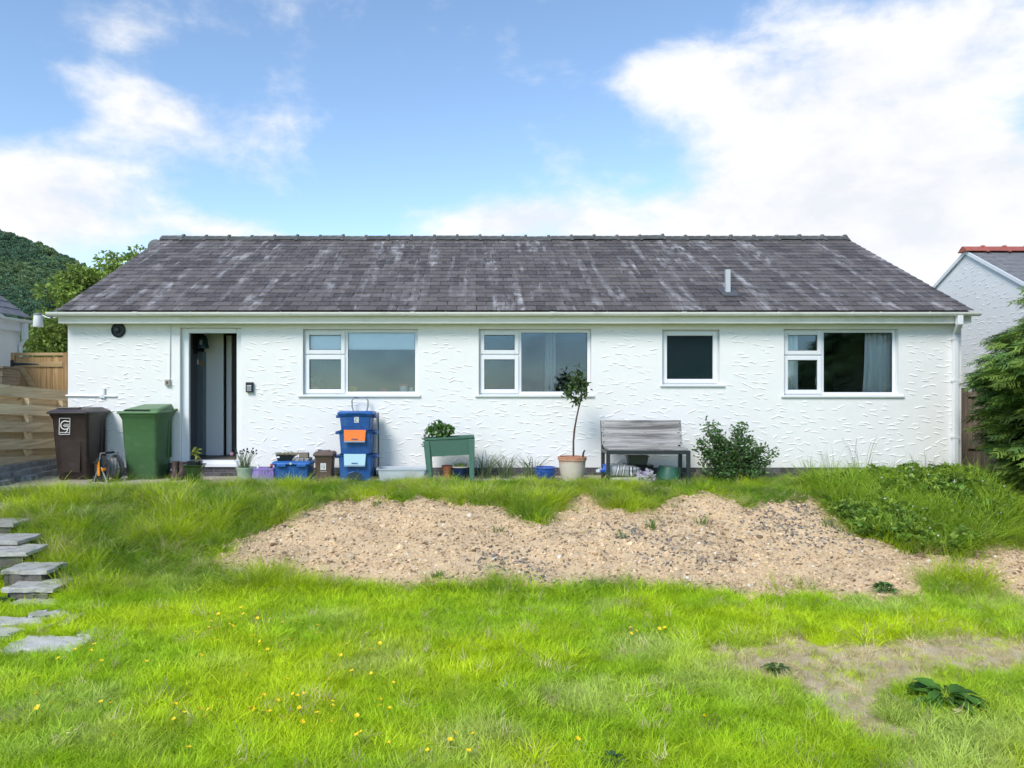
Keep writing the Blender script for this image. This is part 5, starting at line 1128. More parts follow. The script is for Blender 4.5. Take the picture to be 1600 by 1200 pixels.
# through the door
fg = thing('tall_fridge', 'tall blue-grey fridge just inside the open doorway', 'fridge', (wx(306, 12.9), 13.2, .26)); z1 = wz(549, 12.9) - .26
FRG = M('fridge_blue_grey', (.14, .18, .205), .4, var=.06); a, b = wx(297, 12.9) - fg.location.x, wx(319, 12.9) - fg.location.x
MB().box(a - .3, b, -.28, .3, 0, z1).build('cabinet', FRG, fg, bevel=.012); MB().box(a - .29, b - .004, -.31, -.285, .03, z1 - .01).build('door', FRG, fg, bevel=.01)
MB().box(b - .13, b - .09, -.314, -.311, z1 - .22, z1 - .14).build('magnet', WHITE, fg); discY(MB(), b - .045, z1 - .2, [(.04, -.311), (.035, -.315)], 14).build('magnet', M('wood_magnet', (.35, .2, .1), .6), fg)
MB().box(a + .0, a + .02, -.335, -.31, .5, .9).build('handle', BLK, fg)
ln = thing('hanging_lantern', 'dark teal lantern jug hanging inside the doorway top', 'lantern', (wx(317, 12.7), 12.7, wz(544, 12.7))); MB().lathe([(.10, 0), (.10, .01), (.085, .06), (.075, .15), (.05, .20), (.02, .22)], 18, cap1=True).build('body', M('dark_teal', (.02, .055, .065), .3), ln, smooth=True); MB().tube([(0, 0, .22), (0, 0, .42)], .008, 6).build('hook', BLK, ln); MB().box(-.02, .02, -.105, -.09, .05, .13).build('gauge', M('gauge_glass', (.25, .3, .3), .3), ln)
hk = thing('hung_coat', 'dark bundled coat hanging above the fridge', 'coat', (wx(303, 12.7), 12.75, wz(550, 12.7))); lump(MB(), (0, 0, .2), (.07, .06, .2), 8, 16, 12, .5).build('cloth', M('black_cloth', (.015, .013, .02), .9), hk, smooth=True)
mb = MB(); xd = wx(355, 13.2); mb.box(xd, xd + .09, 13.15, 13.2, .26, 2.3); hb(mb, 'inner_architrave', UPVC); mb = MB(); mb.box(xd + .0901, xd + .8, 13.18, 13.2, .26, 2.3); hb(mb, 'shaded_gap_panel', M('gap_shade', (.06, .055, .05), .6)); mb = MB(); mb.box(wx(319, 13.0), xd - .002, 13.0, 13.04, .26, 2.355); hb(mb, 'hall_panel', UPVC)  # dark sheet beside the architrave stands in for the shaded gap

# ------------------------------------------------------------------ hill with its wood
def hill():
    xs = np.linspace(-700, -90, 60); ts = np.linspace(0, 1, 30)
    crest = np.interp(xs, [-700, -400, -300, -246, -211, -190, -165, -120, -90], [146, 110, 97, 83, 71.5, 60, 44, 10, -5]) 
    V = []
    for t in ts:
        for x, c in zip(xs, crest):
            yy = 210 + 175 * t; zz = c * (t ** .85) + 4 * (float(fbm(np.array(x * .03), np.array(yy * .03), 3)) - .5) * min(1, 4 * t) - 3 * (1 - t)
            V.append((x * (yy / 385) ** .6 if False else x, yy, zz))
    for x, c in zip(xs, crest): V.append((x, 600, -5))
    nx = len(xs); F = [(j * nx + i, j * nx + i + 1, (j + 1) * nx + i + 1, (j + 1) * nx + i) for j in range(len(ts)) for i in range(nx - 1)]
    o = link('hill', raw_mesh('hill', np.array(V), np.array(F), M('hill_earth', (.030, .055, .022), .9, var=.3, nscale=.1), True)); tag(o, 'steep wooded hill rising beyond the left neighbour', 'hill', kind='structure')
    V = np.array(V)[:len(ts) * nx]
    WOOD = leafmat('wood_leaf', (1, 1, 1), .15, 'INSTANCER', .7, .1)
    protos = []
    for k in range(4):
        g = np.random.default_rng(300 + k); d = rdir(420, g); d[:, 2] = np.abs(d[:, 2]) * 1.0 - .15
        lob = 1 + .35 * (fbm(d[:, 0] * 2.2 + k * 7 + 9, d[:, 1] * 2.2 + d[:, 2] * 2 + 9, 2) - .5) * 2
        C = d * np.array([1, 1, 1.15]) * (lob * (.75 + .25 * g.random(len(d))))[:, None]; Dn = d * .5 + rdir(len(d), g) * .7
        Vv, Ff = leaf_arrays(C, Dn, d, .34 * (.6 + .8 * g.random(len(d))), .9); protos.append(raw_mesh('crown_kind', Vv, Ff, WOOD))
    n = 16000; g = np.random.default_rng(9); x_ = g.uniform(-360, -95, n); t_ = g.random(n); y_ = 210 + 175 * t_
    P = np.c_[x_, y_, np.interp(x_, xs, crest) * t_ ** .85 + 4 * (fbm(x_ * .03, y_ * .03, 3) - .5) * np.minimum(1, 4 * t_) - 3 * (1 - t_) - .9]
    keep = (P[:, 0] > -380); P = P[keep]; n = len(P); P[:, 2] += 1.0
    f = fbm(P[:, 0] * .03, P[:, 1] * .03 + 3, 3); f2 = g.random(n)
    base = np.where((f + .25 * (f2 - .5))[:, None] > .52, np.array([[.17, .25, .11]]), np.array([[.115, .20, .115]]))
    T = base * (.6 + .8 * g.random((n, 1))) * np.array([[1, 1, 1.05]])  # distance haze is put into the tint: crowns paler and bluer
    S = np.c_[1.1 + .9 * g.random(n), 1.1 + .9 * g.random(n), 1.0 + 1.0 * g.random(n)]
    scatter('woodland', protos, P, np.c_[np.zeros((n, 2)), g.random(n) * 6.28], S, T, g.integers(0, 4, n), 'dense dark green wood covering the hillside', 'woodland')
hill()

# ------------------------------------------------------------------ broadleaf tree behind the gate
def broadleaf():
    t = thing('leafy_tree', 'yellow-green leafy tree rising behind the timber gate', 'tree', (-8.5, 17.0, 0)); o = Vector(t.location); g = np.random.default_rng(77)
    blobs = [((-8.95, 17, 3.15), (.85, .9, .75)), ((-7.55, 17.2, 3.95), (.75, .8, .55)), ((-8.1, 17, 3.35), (.9, .9, .8)), ((-8.6, 16.8, 2.1), (1.0, .8, .8)), ((-9.35, 17, 2.45), (.55, .7, .45)), ((-7.5, 17, 2.9), (.9, .9, .8)), ((-8.7, 17.2, 3.75), (.45, .5, .35)), ((-8.9, 16.9, 1.4), (.9, .7, .6)), ((-7.9, 16.8, 1.7), (.8, .7, .7))]
    C = []; D = []; T = []; ends = []
    for (c, r) in blobs:
        for k in range(26):
            d = rdir(1, g)[0]; d[2] = d[2] * .8 + .15; cc = np.array(c) + d * np.array(r) * (.55 + .5 * g.random()); ends.append(cc)
            m = 74; q = rdir(m, g) * (.10 + .14 * g.random((m, 1))); C.append(cc + q * np.array([1.1, 1.1, .8])); D.append(q / .2 + rdir(m, g) * .7 + np.array([0, 0, -.25]))
            tone = np.array((.27, .37, .075)) * (.6 + .65 * g.random()) ; T.append(tone * (.8 + .4 * g.random((m, 1))) * np.where(g.random((m, 1)) < .03, 2.2, 1.0))
    C = np.concatenate(C); D = np.concatenate(D); T = np.concatenate(T); leafy('crown', C - np.array(o), D, .095 * (.7 + .6 * g.random(len(C))), LEAF, .45, .6, T, g, t)
    mb = MB(); mb.tube([(0, 0, 0), (.05, 0, .7), (-.05, .05, 1.5), (.1, .1, 2.4), (.4, .15, 3.3)], [.12, .10, .085, .06, .03], 8); mb.build('trunk', BARK, t, smooth=True)
    mb = MB()
    for e in ends[::5]:
        e = Vector(e) - o; b = Vector((0, .05, max(.8, e.z * .45))); mb.tube([b, b.lerp(e, .5) + Vector((0, 0, .1)), e], [.035, .022, .008], 5)
    mb.build('branch', BARK, t)
broadleaf()

# ------------------------------------------------------------------ conifers along the right boundary
CONIFER = leafmat('conifer_leaf', (1, 1, 1), .18, 'GEOMETRY', .55, .25)
def spray_proto(g):
    """feathery flat spray pointing along +X, unit length"""
    V = []; F = []
    def sliver(p, q, w):
        p = np.array(p); q = np.array(q); d = q - p; n = np.array([-d[1], d[0], 0]); n = n / (np.linalg.norm(n) + 1e-9) * w; b = len(V)
        V.extend([p - n, p + n, q]); F.append((b, b + 1, b + 2))
    sliver((0, 0, 0), (1, 0, -.10), .035)
    for k in range(7):
        s = .1 + .85 * k / 7
        for sg in (-1, 1):
            L_ = (.42 * (1 - s) + .13) * (.7 + .6 * g.random()); a = math.radians(42 + 16 * g.random()); e = (s + L_ * math.cos(a), sg * L_ * math.sin(a), -.10 * s + .05 * g.normal() - .05)
            sliver((s, 0, -.1 * s), e, .036)
            m = (s + .55 * L_ * math.cos(a), sg * .55 * L_ * math.sin(a), (-.1 * s + e[2]) / 2); sliver(m, (m[0] + .15, m[1] + sg * .05, m[2] - .03), .026)
    return np.array(V), np.array(F)
def conifer_mesh(seed, prof, hgt, nlayer, lo=.12):
    g = np.random.default_rng(seed); protos = [spray_proto(g) for _ in range(4)]; VV = []; FF = []; TT = []; b = 0
    lob = g.random(40) * 6.28
    for L_ in range(nlayer):
        z = lo + (hgt - lo) * (L_ / nlayer); R = float(np.interp(z, [p[0] for p in prof], [p[1] for p in prof])); nc = max(6, int(2 * math.pi * R / .30))
        for c in range(nc):
            th = 2 * math.pi * (c + g.random() * .8) / nc + L_ * .7; rr = R * (.86 + .2 * g.random()); zc = z + g.normal(0, .07); tone = .55 + .9 * g.random()
            for ring, cnt in ((1.0, 13), (.8, 7), (.55, 3)):
                for k in range(cnt):
                    V, F = protos[int(g.integers(4))]; s = (.20 + .17 * g.random()) * (1.1 if ring == 1 else 1.3)
                    az = th + g.normal(0, .42); dr = -.05 - .30 * g.random(); ro = g.normal(0, .35)
                    ca, sa = math.cos(az), math.sin(az); cd, sd = math.cos(dr), math.sin(dr); cr, sr = math.cos(ro), math.sin(ro)
                    X = np.array([ca * cd, sa * cd, sd]); Y = np.array([-sa, ca, 0]); Z = np.cross(X, Y); Y2 = Y * cr + Z * sr; Z2 = np.cross(X, Y2)
                    base = np.array([math.cos(th) * rr * ring, math.sin(th) * rr * ring, zc]) + g.normal(0, .07, 3) * np.array([1.2, 1.2, .7]) - X * s * .6
                    VV.append(base + s * (V[:, :1] * X + V[:, 1:2] * Y2 + V[:, 2:3] * Z2)); FF.append(F + b); b += len(V)
                    base_c = np.array((.19, .29, .05)) if g.random() < .6 else np.array((.10, .185, .05))
                    TT.append(np.repeat((base_c * tone * (.8 + .4 * g.random()))[None], len(V), 0))
    return raw_mesh('crown', np.concatenate(VV), np.concatenate(FF), CONIFER, attrs=[('tint', 'POINT', np.concatenate(TT))])
cm = conifer_mesh(5, [(0, 1.35), (.4, 1.6), (1.0, 1.85), (1.6, 1.98), (2.1, 1.65), (2.6, 1.25), (3.3, .8), (4.1, .25)], 4.1, 21)
for (x, y, rz, sc, lab) in ((8.72, 9.8, 0, .99, 'dense green conifer at the right edge beside the weathered fence'), (9.3, 6.3, 2.1, 1.05, 'second conifer, seen only as a dark reflection in the end window')):
    t = thing('conifer_tree', lab, 'tree', (x, y, -.05 if y > 8 else -.55), rz, 'conifers along the right boundary'); t.scale = (sc, sc, sc); link('crown', cm, t)
    MB().tube([(0, 0, -.1), (.02, 0, 2), (0, 0, 3.9)], [.13, .09, .02], 8).build('trunk', BARK, t, smooth=True)

# ------------------------------------------------------------------ shrub beside the bench and clumps by the wall
def shrub():
    t = thing('leafy_shrub', 'dark green small-leaved shrub to the right of the bench', 'shrub', (wx(1148, 11.3), 11.35, 0)); g = np.random.default_rng(15); o = Vector(t.location); C = []; D = []; T = []; mb = MB()
    tips = [(1096, 690), (1104, 672), (1110, 662), (1122, 675), (1135, 668), (1150, 672), (1162, 668), (1170, 690), (1180, 685), (1195, 698), (1206, 706), (1100, 712), (1118, 700), (1140, 695), (1160, 705), (1185, 715), (1200, 722), (1092, 700), (1128, 715), (1150, 718), (1172, 720), (1110, 725), (1140, 735), (1165, 738), (1188, 735), (1100, 738), (1125, 740), (1178, 705), (1130, 690), (1155, 690)]
    for k, (px, py) in enumerate(tips):
        for rep in range(2):
            e = Vector((wx(px, 11.35) + g.normal(0, .03), 11.35 + g.normal(0, .16), max(.06, wz(py, 11.35)))) - o; b = Vector((g.normal(0, .10), g.normal(0, .08), 0)); m = b.lerp(e, .55) + Vector((0, 0, .06)); mb.tube([b, m, e], [.008, .005, .003], 4)
            for _ in range(74):
                s = .25 + .8 * g.random(); p = m.lerp(e, (s - .5) * 2) if s > .5 else b.lerp(m, s * 2); C.append(np.array(p) + g.normal(0, .035, 3)); d = rdir(1, g)[0]; d[2] = d[2] * .6 + .3; D.append(d); T.append(np.array((.095, .185, .055)) * (.55 + .95 * g.random()))
    mb.build('stem', BARK, t); leafy('leaves', np.array(C), np.array(D), .056 * (.7 + .6 * g.random(len(C))), LEAF, .45, .55, np.array(T), g, t)
shrub()
GREYG = leafmat('grey_green_blade', (.17, .22, .12), .25, 'GEOMETRY')
for px, h, n, lab in ((757, .46, 70, 'tall grey-green grass clump right beside the green trough'), (790, .40, 80, 'middle clump of tall grey-green grass by the wall'), (829, .38, 70, 'tall grey-green grass clump behind the bright blue pot')):
    t = thing('grass_clump', lab, 'plant', (wx(px, 11.68), 11.68, 0), group='tall grass clumps by the wall'); blade_part(t, 'blades', n, h, .10, .75, .011, px, GREYG, segs=5, hv=.3)
for px, h, lab in ((1300, .55, 'tall fine grass stalks against the wall under the end window'), (1345, .7, 'tallest seeding grass stalks against the white wall'), (1440, .5, 'tall grass stalks near the downpipe')):
    t = thing('grass_stalks', lab, 'plant', (wx(px, 11.75), 11.75, 0)); blade_part(t, 'blades', 14, h, .12, .35, .006, px, GREYG, segs=5, tint=(1.1, 1.0, .7))

# ------------------------------------------------------------------ turf, bank grass, weeds, soil
GRASS = leafmat('grass_blade', (1, 1, 1), .38, 'INSTANCER', .45, .25)
short = [tuft('t', GRASS, 52, .044 + .010 * (k % 3), .07, 1.15, .0036, 500 + k, hv=.5) for k in range(8)]
longg = [tuft('t', GRASS, 46, 1.0, .50, .85, .020, 520 + k, segs=4) for k in range(6)]
g = np.random.default_rng(99)
FLAGS_PX = [[(50, 958), (99, 958), (99, 970), (50, 970)], [(-20, 970), (68, 970), (68, 983), (-20, 983)], [(102, 963), (122, 963), (122, 983), (102, 983)], [(-25, 986), (24, 986), (24, 1003), (-25, 1003)], [(24, 1000), (128, 1000), (128, 1024), (24, 1024)]]
def shown(X, Y, m=1.2): return (X > -.617 * Y - m) & (X < .717 * Y + m)
def noflag(X, Y, Z):
    px, py = toPx(X, Y, Z); k = np.ones(len(X), bool)
    for p in FLAGS_PX: k &= ~inpoly(px, py, p)
    for a, b, c, d in STEP_RECTS: k &= ~((X > a) & (X < b) & (Y > c) & (Y < d))
    return k
def lawn():
    n = 40000; X = g.uniform(-7, 8, n); Y = g.uniform(3.0, 7.9, n) ** 1.0
    k = shown(X, Y, .9) & (Y < ybot(X) + .25); X, Y = X[k], Y[k]; soil, bare, weed = masks(X, Y); Z = H(X, Y)
    k = ~soil & noflag(X, Y, Z) & (~bare | (g.random(len(X)) < .5)); X, Y, Z, bare = X[k], Y[k], Z[k], bare[k]; n = len(X)
    f1 = fbm(X * .9 + 3, Y * 1.3, 3); f2 = fbm(X * 3.1, Y * 3.7 + 8, 3); f3 = g.random(n)
    a = np.array([[.66, .80, .022]]); b = np.array([[.46, .67, .028]]); c = np.array([[.62, .70, .22]]); s = np.array([[.74, .62, .36]])
    t1 = np.clip((f1 + .5 * (f2 - .5) - .30) * 2.6, 0, 1)[:, None]; T = b * (1 - t1) + a * t1
    t2 = (np.clip((fbm(X * 1.7 + 50, Y * 1.9, 3) - .55) * 5, 0, 1) * .6)[:, None]; T = T * (1 - t2) + c * t2
    drier = np.clip((X - 2.2) * .35, 0, .5)[:, None] * np.clip((fbm(X * 1.1 + 9, Y * 1.1, 2) - .3) * 2, 0, 1)[:, None]; T = T * (1 - drier) + np.array([[.50, .60, .14]]) * drier
    st = (bare & (g.random(n) < .72)) | (f3 < .022); T = np.where(st[:, None], s * (.7 + .5 * g.random((n, 1))), T) * (.65 + .7 * g.random((n, 1)))
    S = (.82 + .40 * f2 + .25 * (f1 - .5)) * np.where(bare, .62, 1.0) * (.8 + .4 * g.random(n)) * (1 + .35 * np.clip((Y - ybot(X) + .4) * 2, 0, 1))
    R = np.c_[g.normal(0, .22, n), g.normal(0, .22, n), g.random(n) * 6.28]; R[:, :2] += np.where(st, 1, 0)[:, None] * g.normal(0, .6, (n, 2))
    scatter('lawn_grass', short, np.c_[X, Y, Z - .004], R, S, T, g.integers(0, 8, n), 'bright green mown lawn grass in the foreground', 'grass')
lawn()
def bank():
    n = 11500; X = g.uniform(-6.6, 9.2, n); Y = g.uniform(6.9, 11.6, n); k = shown(X, Y, .8) & (Y > ybot(X) - .1); X, Y = X[k], Y[k]; soil, bare, weed = masks(X, Y); Z = H(X, Y); px, py = toPx(X, Y, Z)
    patio_ = ((X < -5.05) & (Y > 10.42)) | ((X < -4.6) & (Y > 10.72)) | ((X < -3.4) & (Y > 10.98)) | (Y > 11.22)
    keepw = np.where(Y > 11.22, (X > 2.9) & (Y < 11.6) , True)
    q = g.random(len(X)) * 6.28; fringe = soil & ~masks(X + .16 * np.cos(q), Y + .16 * np.sin(q))[0] & (g.random(len(X)) < .45)
    k = (~soil | fringe) & noflag(X, Y, Z) & ((~patio_ & keepw) | ((X > 3.2) & (Y < 11.7) & (Y > 10.9)) | (patio_ & (X > -2.9) & (Y < 11.4) & (g.random(len(X)) < .30)))
    k &= ~((X < np.interp(Y, [6.7, 7.42, 8.05, 9.1, 9.6, 10.2], [-3.75, -4.2, -4.8, -5.55, -5.9, -6.3])) & (Y < 10.1) & (g.random(len(X)) < .7))
    X, Y, Z, weed, px, py = X[k], Y[k], Z[k], weed[k], px[k], py[k]; n = len(X)
    f = fbm(X * 1.4 + 20, Y * 1.4, 3); f2 = fbm(X * 4, Y * 4 + 60, 2)
    def bumpv(cx, cy, rx, ry): return np.exp(-((px - cx) / rx) ** 2 - ((py - cy) / ry) ** 2)
    h = .06 + .13 * np.clip((f - .34) * 2.4, 0, 1) * (.4 + 1.1 * f2) + .13 * bumpv(345, 805, 90, 45) * (.5 + f2) + .05 * bumpv(130, 850, 90, 60) + .08 * bumpv(830, 805, 40, 25) + .05 * bumpv(980, 800, 60, 30) + .05 * bumpv(1370, 800, 90, 55) + .10 * bumpv(1480, 905, 60, 40) + .06 * bumpv(1430, 760, 120, 30)
    h = np.where(Y > 10.2, np.minimum(h, .045 + .07 * f2), h); h = np.where(Y > 11.0, h * .8, h)
    a = np.array([[.50, .63, .024]]); b = np.array([[.20, .37, .026]]); c = np.array([[.58, .60, .22]]); s = np.array([[.50, .42, .22]])
    t1 = np.clip((f2 + .4 * (f - .5) - .35) * 3.5, 0, 1)[:, None]; T = b * (1 - t1) + a * t1; u = g.random(n); T = np.where((u < .14)[:, None], c, T); T = np.where((u > .93)[:, None], s, T); T = T * (.7 + .6 * g.random((n, 1)))
    S = np.c_[.16 + .55 * h, .16 + .55 * h, h * (.75 + .5 * g.random(n))] * np.array([[1, 1, 1]])
    R = np.c_[g.normal(.10, .22, n), g.normal(0, .22, n), g.random(n) * 6.28]
    scatter('bank_grass', longg, np.c_[X, Y, Z - .006], R, S, T, g.integers(0, 6, n), 'long rough grass on the bank and along the house', 'grass')
bank()
def clods():
    EARTH = M('clod_earth', (1, 1, 1), .95); m, nt, p, N, L = nodemat('clod'); at = N('ShaderNodeAttribute'); at.attribute_name = 'tint'; at.attribute_type = 'INSTANCER'; c = mixrgb(nt, noise(nt, 3, 4), (.8, .8, .8), (1.15, 1.15, 1.15)); L(mixrgb(nt, 1.0, c, at.outputs['Color'], 'MULTIPLY'), p.inputs['Base Color']); p.inputs['Roughness'].default_value = .95; p.inputs['Specular IOR Level'].default_value = .1
    import bmesh
    protos = []
    for k in range(6):
        b = bmesh.new(); bmesh.ops.create_icosphere(b, subdivisions=2 if k < 4 else 1, radius=1); r = np.random.default_rng(700 + k); off = r.random(3) * 50
        for v in b.verts:
            q = v.co; kf = 1 + .9 * (float(fbm(np.array(q.x * 1.3 + off[0]), np.array(q.y * 1.3 + q.z * 1.7 + off[1]), 3)) - .5) + r.normal(0, .05); v.co = Vector((q.x * 1.15, q.y, q.z * .72)) * kf
        me = bpy.data.meshes.new('clod_kind'); b.to_mesh(me); b.free(); me.materials.append(m); protos.append(me)
    n = 90000; X = g.uniform(-4, 8.6, n); Y = g.uniform(6.6, 10.9, n); k = masks(X, Y)[0] & shown(X, Y, .6); X, Y = X[k], Y[k]; Z = H(X, Y); n = len(X); px, py = toPx(X, Y, Z)
    u = g.random(n); S = .0050 + .0115 * g.random(n) ** 2.2 + .026 * (u > .985) * g.random(n); f = fbm(X * 1.6, Y * 1.6, 3)
    T = np.array([[.74, .545, .335]]) * (.68 + .5 * g.random((n, 1))) * (1 - .35 * np.clip((f - .5) * 3, 0, 1))[:, None]
    T = np.where((g.random(n) < .028)[:, None], np.array([[.76, .70, .60]]), T); T = np.where((g.random(n) < .09)[:, None], np.array([[.22, .155, .10]]), T)
    gv = np.zeros(n)
    for cx, cy, rx, ry in ((1075, 862, 55, 18), (1250, 815, 60, 26), (1320, 838, 60, 16), (1000, 832, 40, 12), (770, 880, 45, 16), (835, 900, 30, 14), (1195, 800, 24, 10), (910, 915, 60, 8)): gv = np.maximum(gv, np.exp(-((px - cx) / (1.3 * rx)) ** 2 - ((py - cy) / (1.3 * ry)) ** 2) * np.clip((fbm(X * 7, Y * 7 + cx, 3) - .36) * 4, 0, 1))
    dk = g.random(n) < gv * .6; T = np.where(dk[:, None], np.array([[.25, .215, .18]]) * (.4 + 1.1 * g.random((n, 1))), T); S = np.where(dk, .009 + .008 * g.random(n), S)
    Sv = np.c_[S * (.8 + .6 * g.random(n)), S * (.8 + .6 * g.random(n)), S * (.7 + .4 * g.random(n))]
    scatter('soil_clods', protos, np.c_[X, Y, Z + S * .15], np.c_[g.normal(0, .5, n), g.normal(0, .5, n), g.random(n) * 6.28], Sv, T, g.integers(0, 6, n), 'bare tan soil, clods and gravel spread on the bank', 'soil')
clods()
def weedbed():
    WL = leafmat('weed_leaf', (1, 1, 1), .3, 'INSTANCER', .45, .3); protos = []
    for k in range(5):
        r = np.random.default_rng(810 + k); nL = 11; d = rdir(nL, r); d[:, 2] = np.abs(d[:, 2]) * .7 + .05; C = d * .25; V, F = leaf_arrays(C, d, rdir(nL, r) * .5 + np.array([0, 0, .8]), .75 * (.6 + .6 * r.random(nL)), .62); protos.append(raw_mesh('weed_kind', V, F, WL))
    r = np.random.default_rng(820); d = rdir(6, r); d[:, 2] = np.abs(d[:, 2]) + .4; V, F = leaf_arrays(d * .05, d, rdir(6, r), np.full(6, .5), .8); protos.append(raw_mesh('flower_kind', V, F, WL))
    n = 15000; X = g.uniform(3, 8.4, n); Y = g.uniform(7.6, 11.8, n); w = masks(X, Y)[2]; X, Y = X[w], Y[w]; Z = H(X, Y); n = len(X); px, py = toPx(X, Y, Z)
    f = fbm(X * 2.2, Y * 2.2 + 5, 3); top = (.04 + .26 * np.clip((f - .25) * 2.0, 0, 1)) * np.clip(1.1 - ((px - 1430) / 190) ** 2, .2, 1); top = top * np.where(Y > 10.9, .6, 1.0); zz = top * g.random(n) ** .5
    T = np.array([[.17, .30, .05]]) * (.5 + .9 * g.random((n, 1))); T = np.where((g.random(n) < .3)[:, None], np.array([[.32, .45, .07]]), T); pid = g.integers(0, 5, n); S = .045 + .06 * g.random(n)
    fl = (g.random(n) < .03) & (zz > top * .75); zz = np.where(fl, top * 1.12 + .02, zz); T = np.where(fl[:, None], np.array([[.9, .9, .88]]), T); pid = np.where(fl, 5, pid); S = np.where(fl, .04, S)
    scatter('bramble_weeds', protos, np.c_[X, Y, Z + zz], np.c_[g.normal(0, .4, n), g.normal(0, .4, n), g.random(n) * 6.28], S, T, pid, 'leafy tangle of brambles and weeds below the right corner of the house', 'weeds')
    n2 = 1700; X = g.uniform(3, 8.4, n2); Y = g.uniform(7.6, 11.7, n2); w = masks(X, Y)[2]; X, Y = X[w], Y[w]; Z = H(X, Y); n2 = len(X); h = (.12 + .24 * g.random(n2) ** 1.5) * np.where(Y > 10.9, .55, 1.0)
    T = np.array([[.34, .50, .04]]) * (.6 + .7 * g.random((n2, 1)))
    scatter('weed_grass', longg, np.c_[X, Y, Z], np.c_[g.normal(0, .3, n2), g.normal(0, .3, n2), g.random(n2) * 6.28], np.c_[.2 + .4 * h, .2 + .4 * h, h], T, g.integers(0, 6, n2), 'long green grass growing through the brambles', 'grass')
weedbed()

# small plants that stand apart
TUFTG = leafmat('tuft_blade', (1, 1, 1), .35, 'GEOMETRY', .45, .25)
for i, (px, py, h, n, lab) in enumerate([(780, 836, .10, 26, 'small grass tuft on the soil below the green trough'), (684, 906, .07, 40, 'low grass tuft near the bottom of the soil'), (1018, 832, .14, 34, 'spiky grass tuft on the soil in front of the bench'), (970, 842, .08, 30, 'low yellowish tuft left of the spiky one'), (1096, 826, .12, 26, 'sparse grass tuft on the soil below the shrub'), (1294, 826, .10, 30, 'grass tuft at the edge of the gravel'), (590, 792, .09, 26, 'dark tuft high on the soil below the blue stack'), (935, 925, .15, 26, 'upright grass tuft at the foot of the soil'), (1495, 884, .10, 22, 'small weed tuft on the right-hand soil'), (1420, 868, .09, 26, 'small weed tuft under the tangle of brambles')]):
    x, y, z = ground_pt(px, py); t = thing('grass_tuft', lab, 'plant', (x, y, z)); blade_part(t, 'blades', n, h, .07, .8, .008, 900 + i, TUFTG, tint=(.13, .235, .035))
def long_leaves(C, D, Nn, size, width, r):
    D = D / np.linalg.norm(D, axis=1, keepdims=True); S = np.cross(D, Nn); S /= np.linalg.norm(S, axis=1, keepdims=True) + 1e-9; U = np.cross(S, D); n = len(C); rows = []; dro = .25 + .35 * r.random((n, 1))
    for t, w in ((0, .10), (.18, .62), (.42, 1.0), (.72, .72), (1.0, .04)):
        m = C + D * size[:, None] * t - np.array([[0, 0, 1.0]]) * size[:, None] * dro * t * t; wv = S * size[:, None] * width * .5 * w * (1 + .12 * r.normal(size=(n, 1))); up = U * size[:, None] * .10 * w
        rows += [m - wv + up, m, m + wv + up] if t not in (0, 1.0) else ([m] if t == 1.0 else [m - wv, m, m + wv])
    rows.append(rows[-1] + 1e-5); V = np.stack(rows, 1).reshape(-1, 3); k = 14; i = np.arange(n)[:, None] * k; F = []
    for a in (0, 3, 6): F += [(a, a + 1, a + 4, a + 3), (a + 1, a + 2, a + 5, a + 4)]
    F += [(9, 10, 12, 13), (10, 11, 13, 12)]
    return V, (i[:, None, :] + np.array(F)[None]).reshape(-1, 4)
def rosette(name, lab, px, py, R, n, tint, size, seed, lift=.45):
    x, y, z = ground_pt(px, py); t = thing(name, lab, 'plant', (x, y, z)); r = np.random.default_rng(seed); a = r.random(n) * 6.28; q = r.random(n) ** .6; el = lift * (1.2 - q) + r.random(n) * .25
    C = np.c_[np.cos(a) * q * R * .45, np.sin(a) * q * R * .45, .02 + .10 * (1 - q) * R * 3]; D = np.c_[np.cos(a), np.sin(a), el]; Nn = np.c_[-np.cos(a) * el, -np.sin(a) * el, np.ones(n)] + rdir(n, r) * .35; V, F = long_leaves(C, D, Nn, size * (.6 + .7 * r.random(n)), .42, r)
    T = np.repeat(np.array(tint) * (.6 + .8 * r.random((n, 1))), 14, 0); link('leaves', raw_mesh('leaves', V, F, LEAF, attrs=[('tint', 'POINT', T)]), t)
    stems(t, 'stem', [[(0, 0, -.01), tuple(C[i] * .6), tuple(C[i])] for i in range(0, n, 3)], STEM, .003, 4)
rosette('dock_plant', 'dark green broad-leaved dock growing in the worn patch of lawn', 1475, 1102, .26, 70, (.075, .18, .025), .15, 41)
rosette('nettle_plant', 'leafy weed at the foot of the soil toward the right', 1384, 932, .16, 80, (.13, .25, .06), .07, 42, .8)
rosette('low_weed', 'low dark weed on the bare patch left of the dock', 1214, 1052, .15, 90, (.12, .21, .05), .045, 43, .5)
rosette('low_weed', 'low dark weed on the lawn at the bottom of the picture', 955, 1196, .12, 50, (.06, .13, .05), .05, 44, .5)
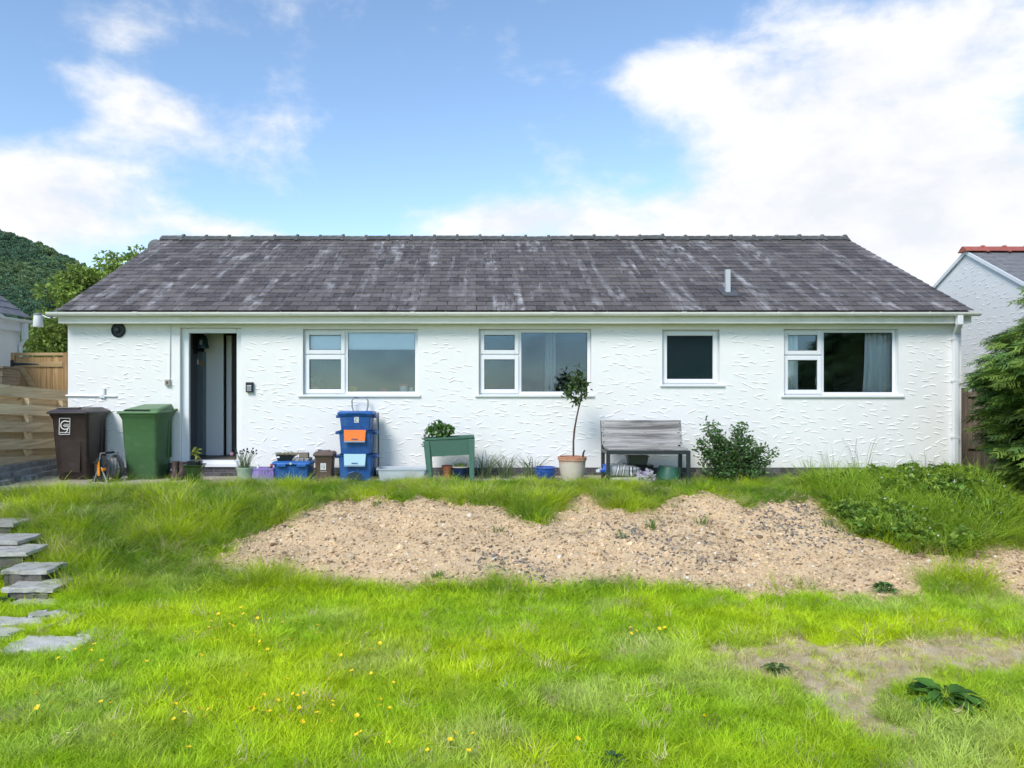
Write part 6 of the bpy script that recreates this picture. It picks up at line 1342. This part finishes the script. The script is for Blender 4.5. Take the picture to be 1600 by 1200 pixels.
rosette('strawberry_plant', 'bright leafy plant overhanging the lower stone steps', 8, 905, .22, 120, (.12, .24, .05), .07, 45, .9)
rosette('strawberry_plant', 'bright leafy plant spreading over the lowest stone step', 3, 948, .2, 90, (.13, .25, .06), .07, 46, .7)
rosette('ground_ivy', 'patch of leaves growing on a middle step', 14, 858, .2, 70, (.10, .20, .05), .05, 47, .4)
rosette('bramble_patch', 'dark leafy weed at the edge of the paving', 78, 782, .2, 60, (.06, .12, .03), .07, 48, .5)
# buttercups
YB_ = M('buttercup_yellow', (.80, .58, .01), .45, var=.05)
mb = MB()
for k in range(5):
    a = 2 * math.pi * k / 5; c, s = math.cos(a), math.sin(a); w = .0065
    mb.mat(0).add([(0, 0, .0), (.007 * c - w * s, .007 * s + w * c, .004), (.0125 * c, .0125 * s, .008), (.007 * c + w * s, .007 * s - w * c, .004)], [(0, 3, 2, 1)])
mb.mat(1).tube([(0, 0, 0), (.004, .002, -.05), (0, 0, -.10)], .0012, 4)
bc = mb.mesh('buttercup', [YB_, STEM])
spots = [(1000 + 0, 1)][:0]
r = np.random.default_rng(64)
cl = [(400, 1000, 70, 26, 26), (350, 985, 30, 10, 8), (150, 1040, 60, 24, 9), (70, 1120, 50, 20, 10), (290, 1150, 60, 24, 9), (430, 1110, 60, 30, 14), (470, 1145, 50, 16, 12), (560, 1130, 40, 30, 10), (975, 1010, 20, 8, 4), (1040, 1000, 14, 6, 3), (690, 1185, 60, 10, 4), (820, 1190, 60, 8, 3), (1100, 1140, 4, 4, 1), (1365, 1196, 4, 4, 1), (640, 1050, 60, 40, 5)]
for cx, cy, sx, sy, n in cl:
    for _ in range(n):
        x, y, z = ground_pt(cx + r.normal(0, sx), cy + r.normal(0, sy))
        if y < 3.2: continue
        o = link('buttercup', bc, None, (x, y, z + .085 + .02 * r.random()), (r.normal(.25, .3), r.normal(0, .3), r.random() * 6.28)); s = 1.0 + .5 * r.random(); o.scale = (s, s, 1); tag(o, 'tiny yellow buttercup flower in the lawn', 'flower', 'buttercups scattered over the lawn')
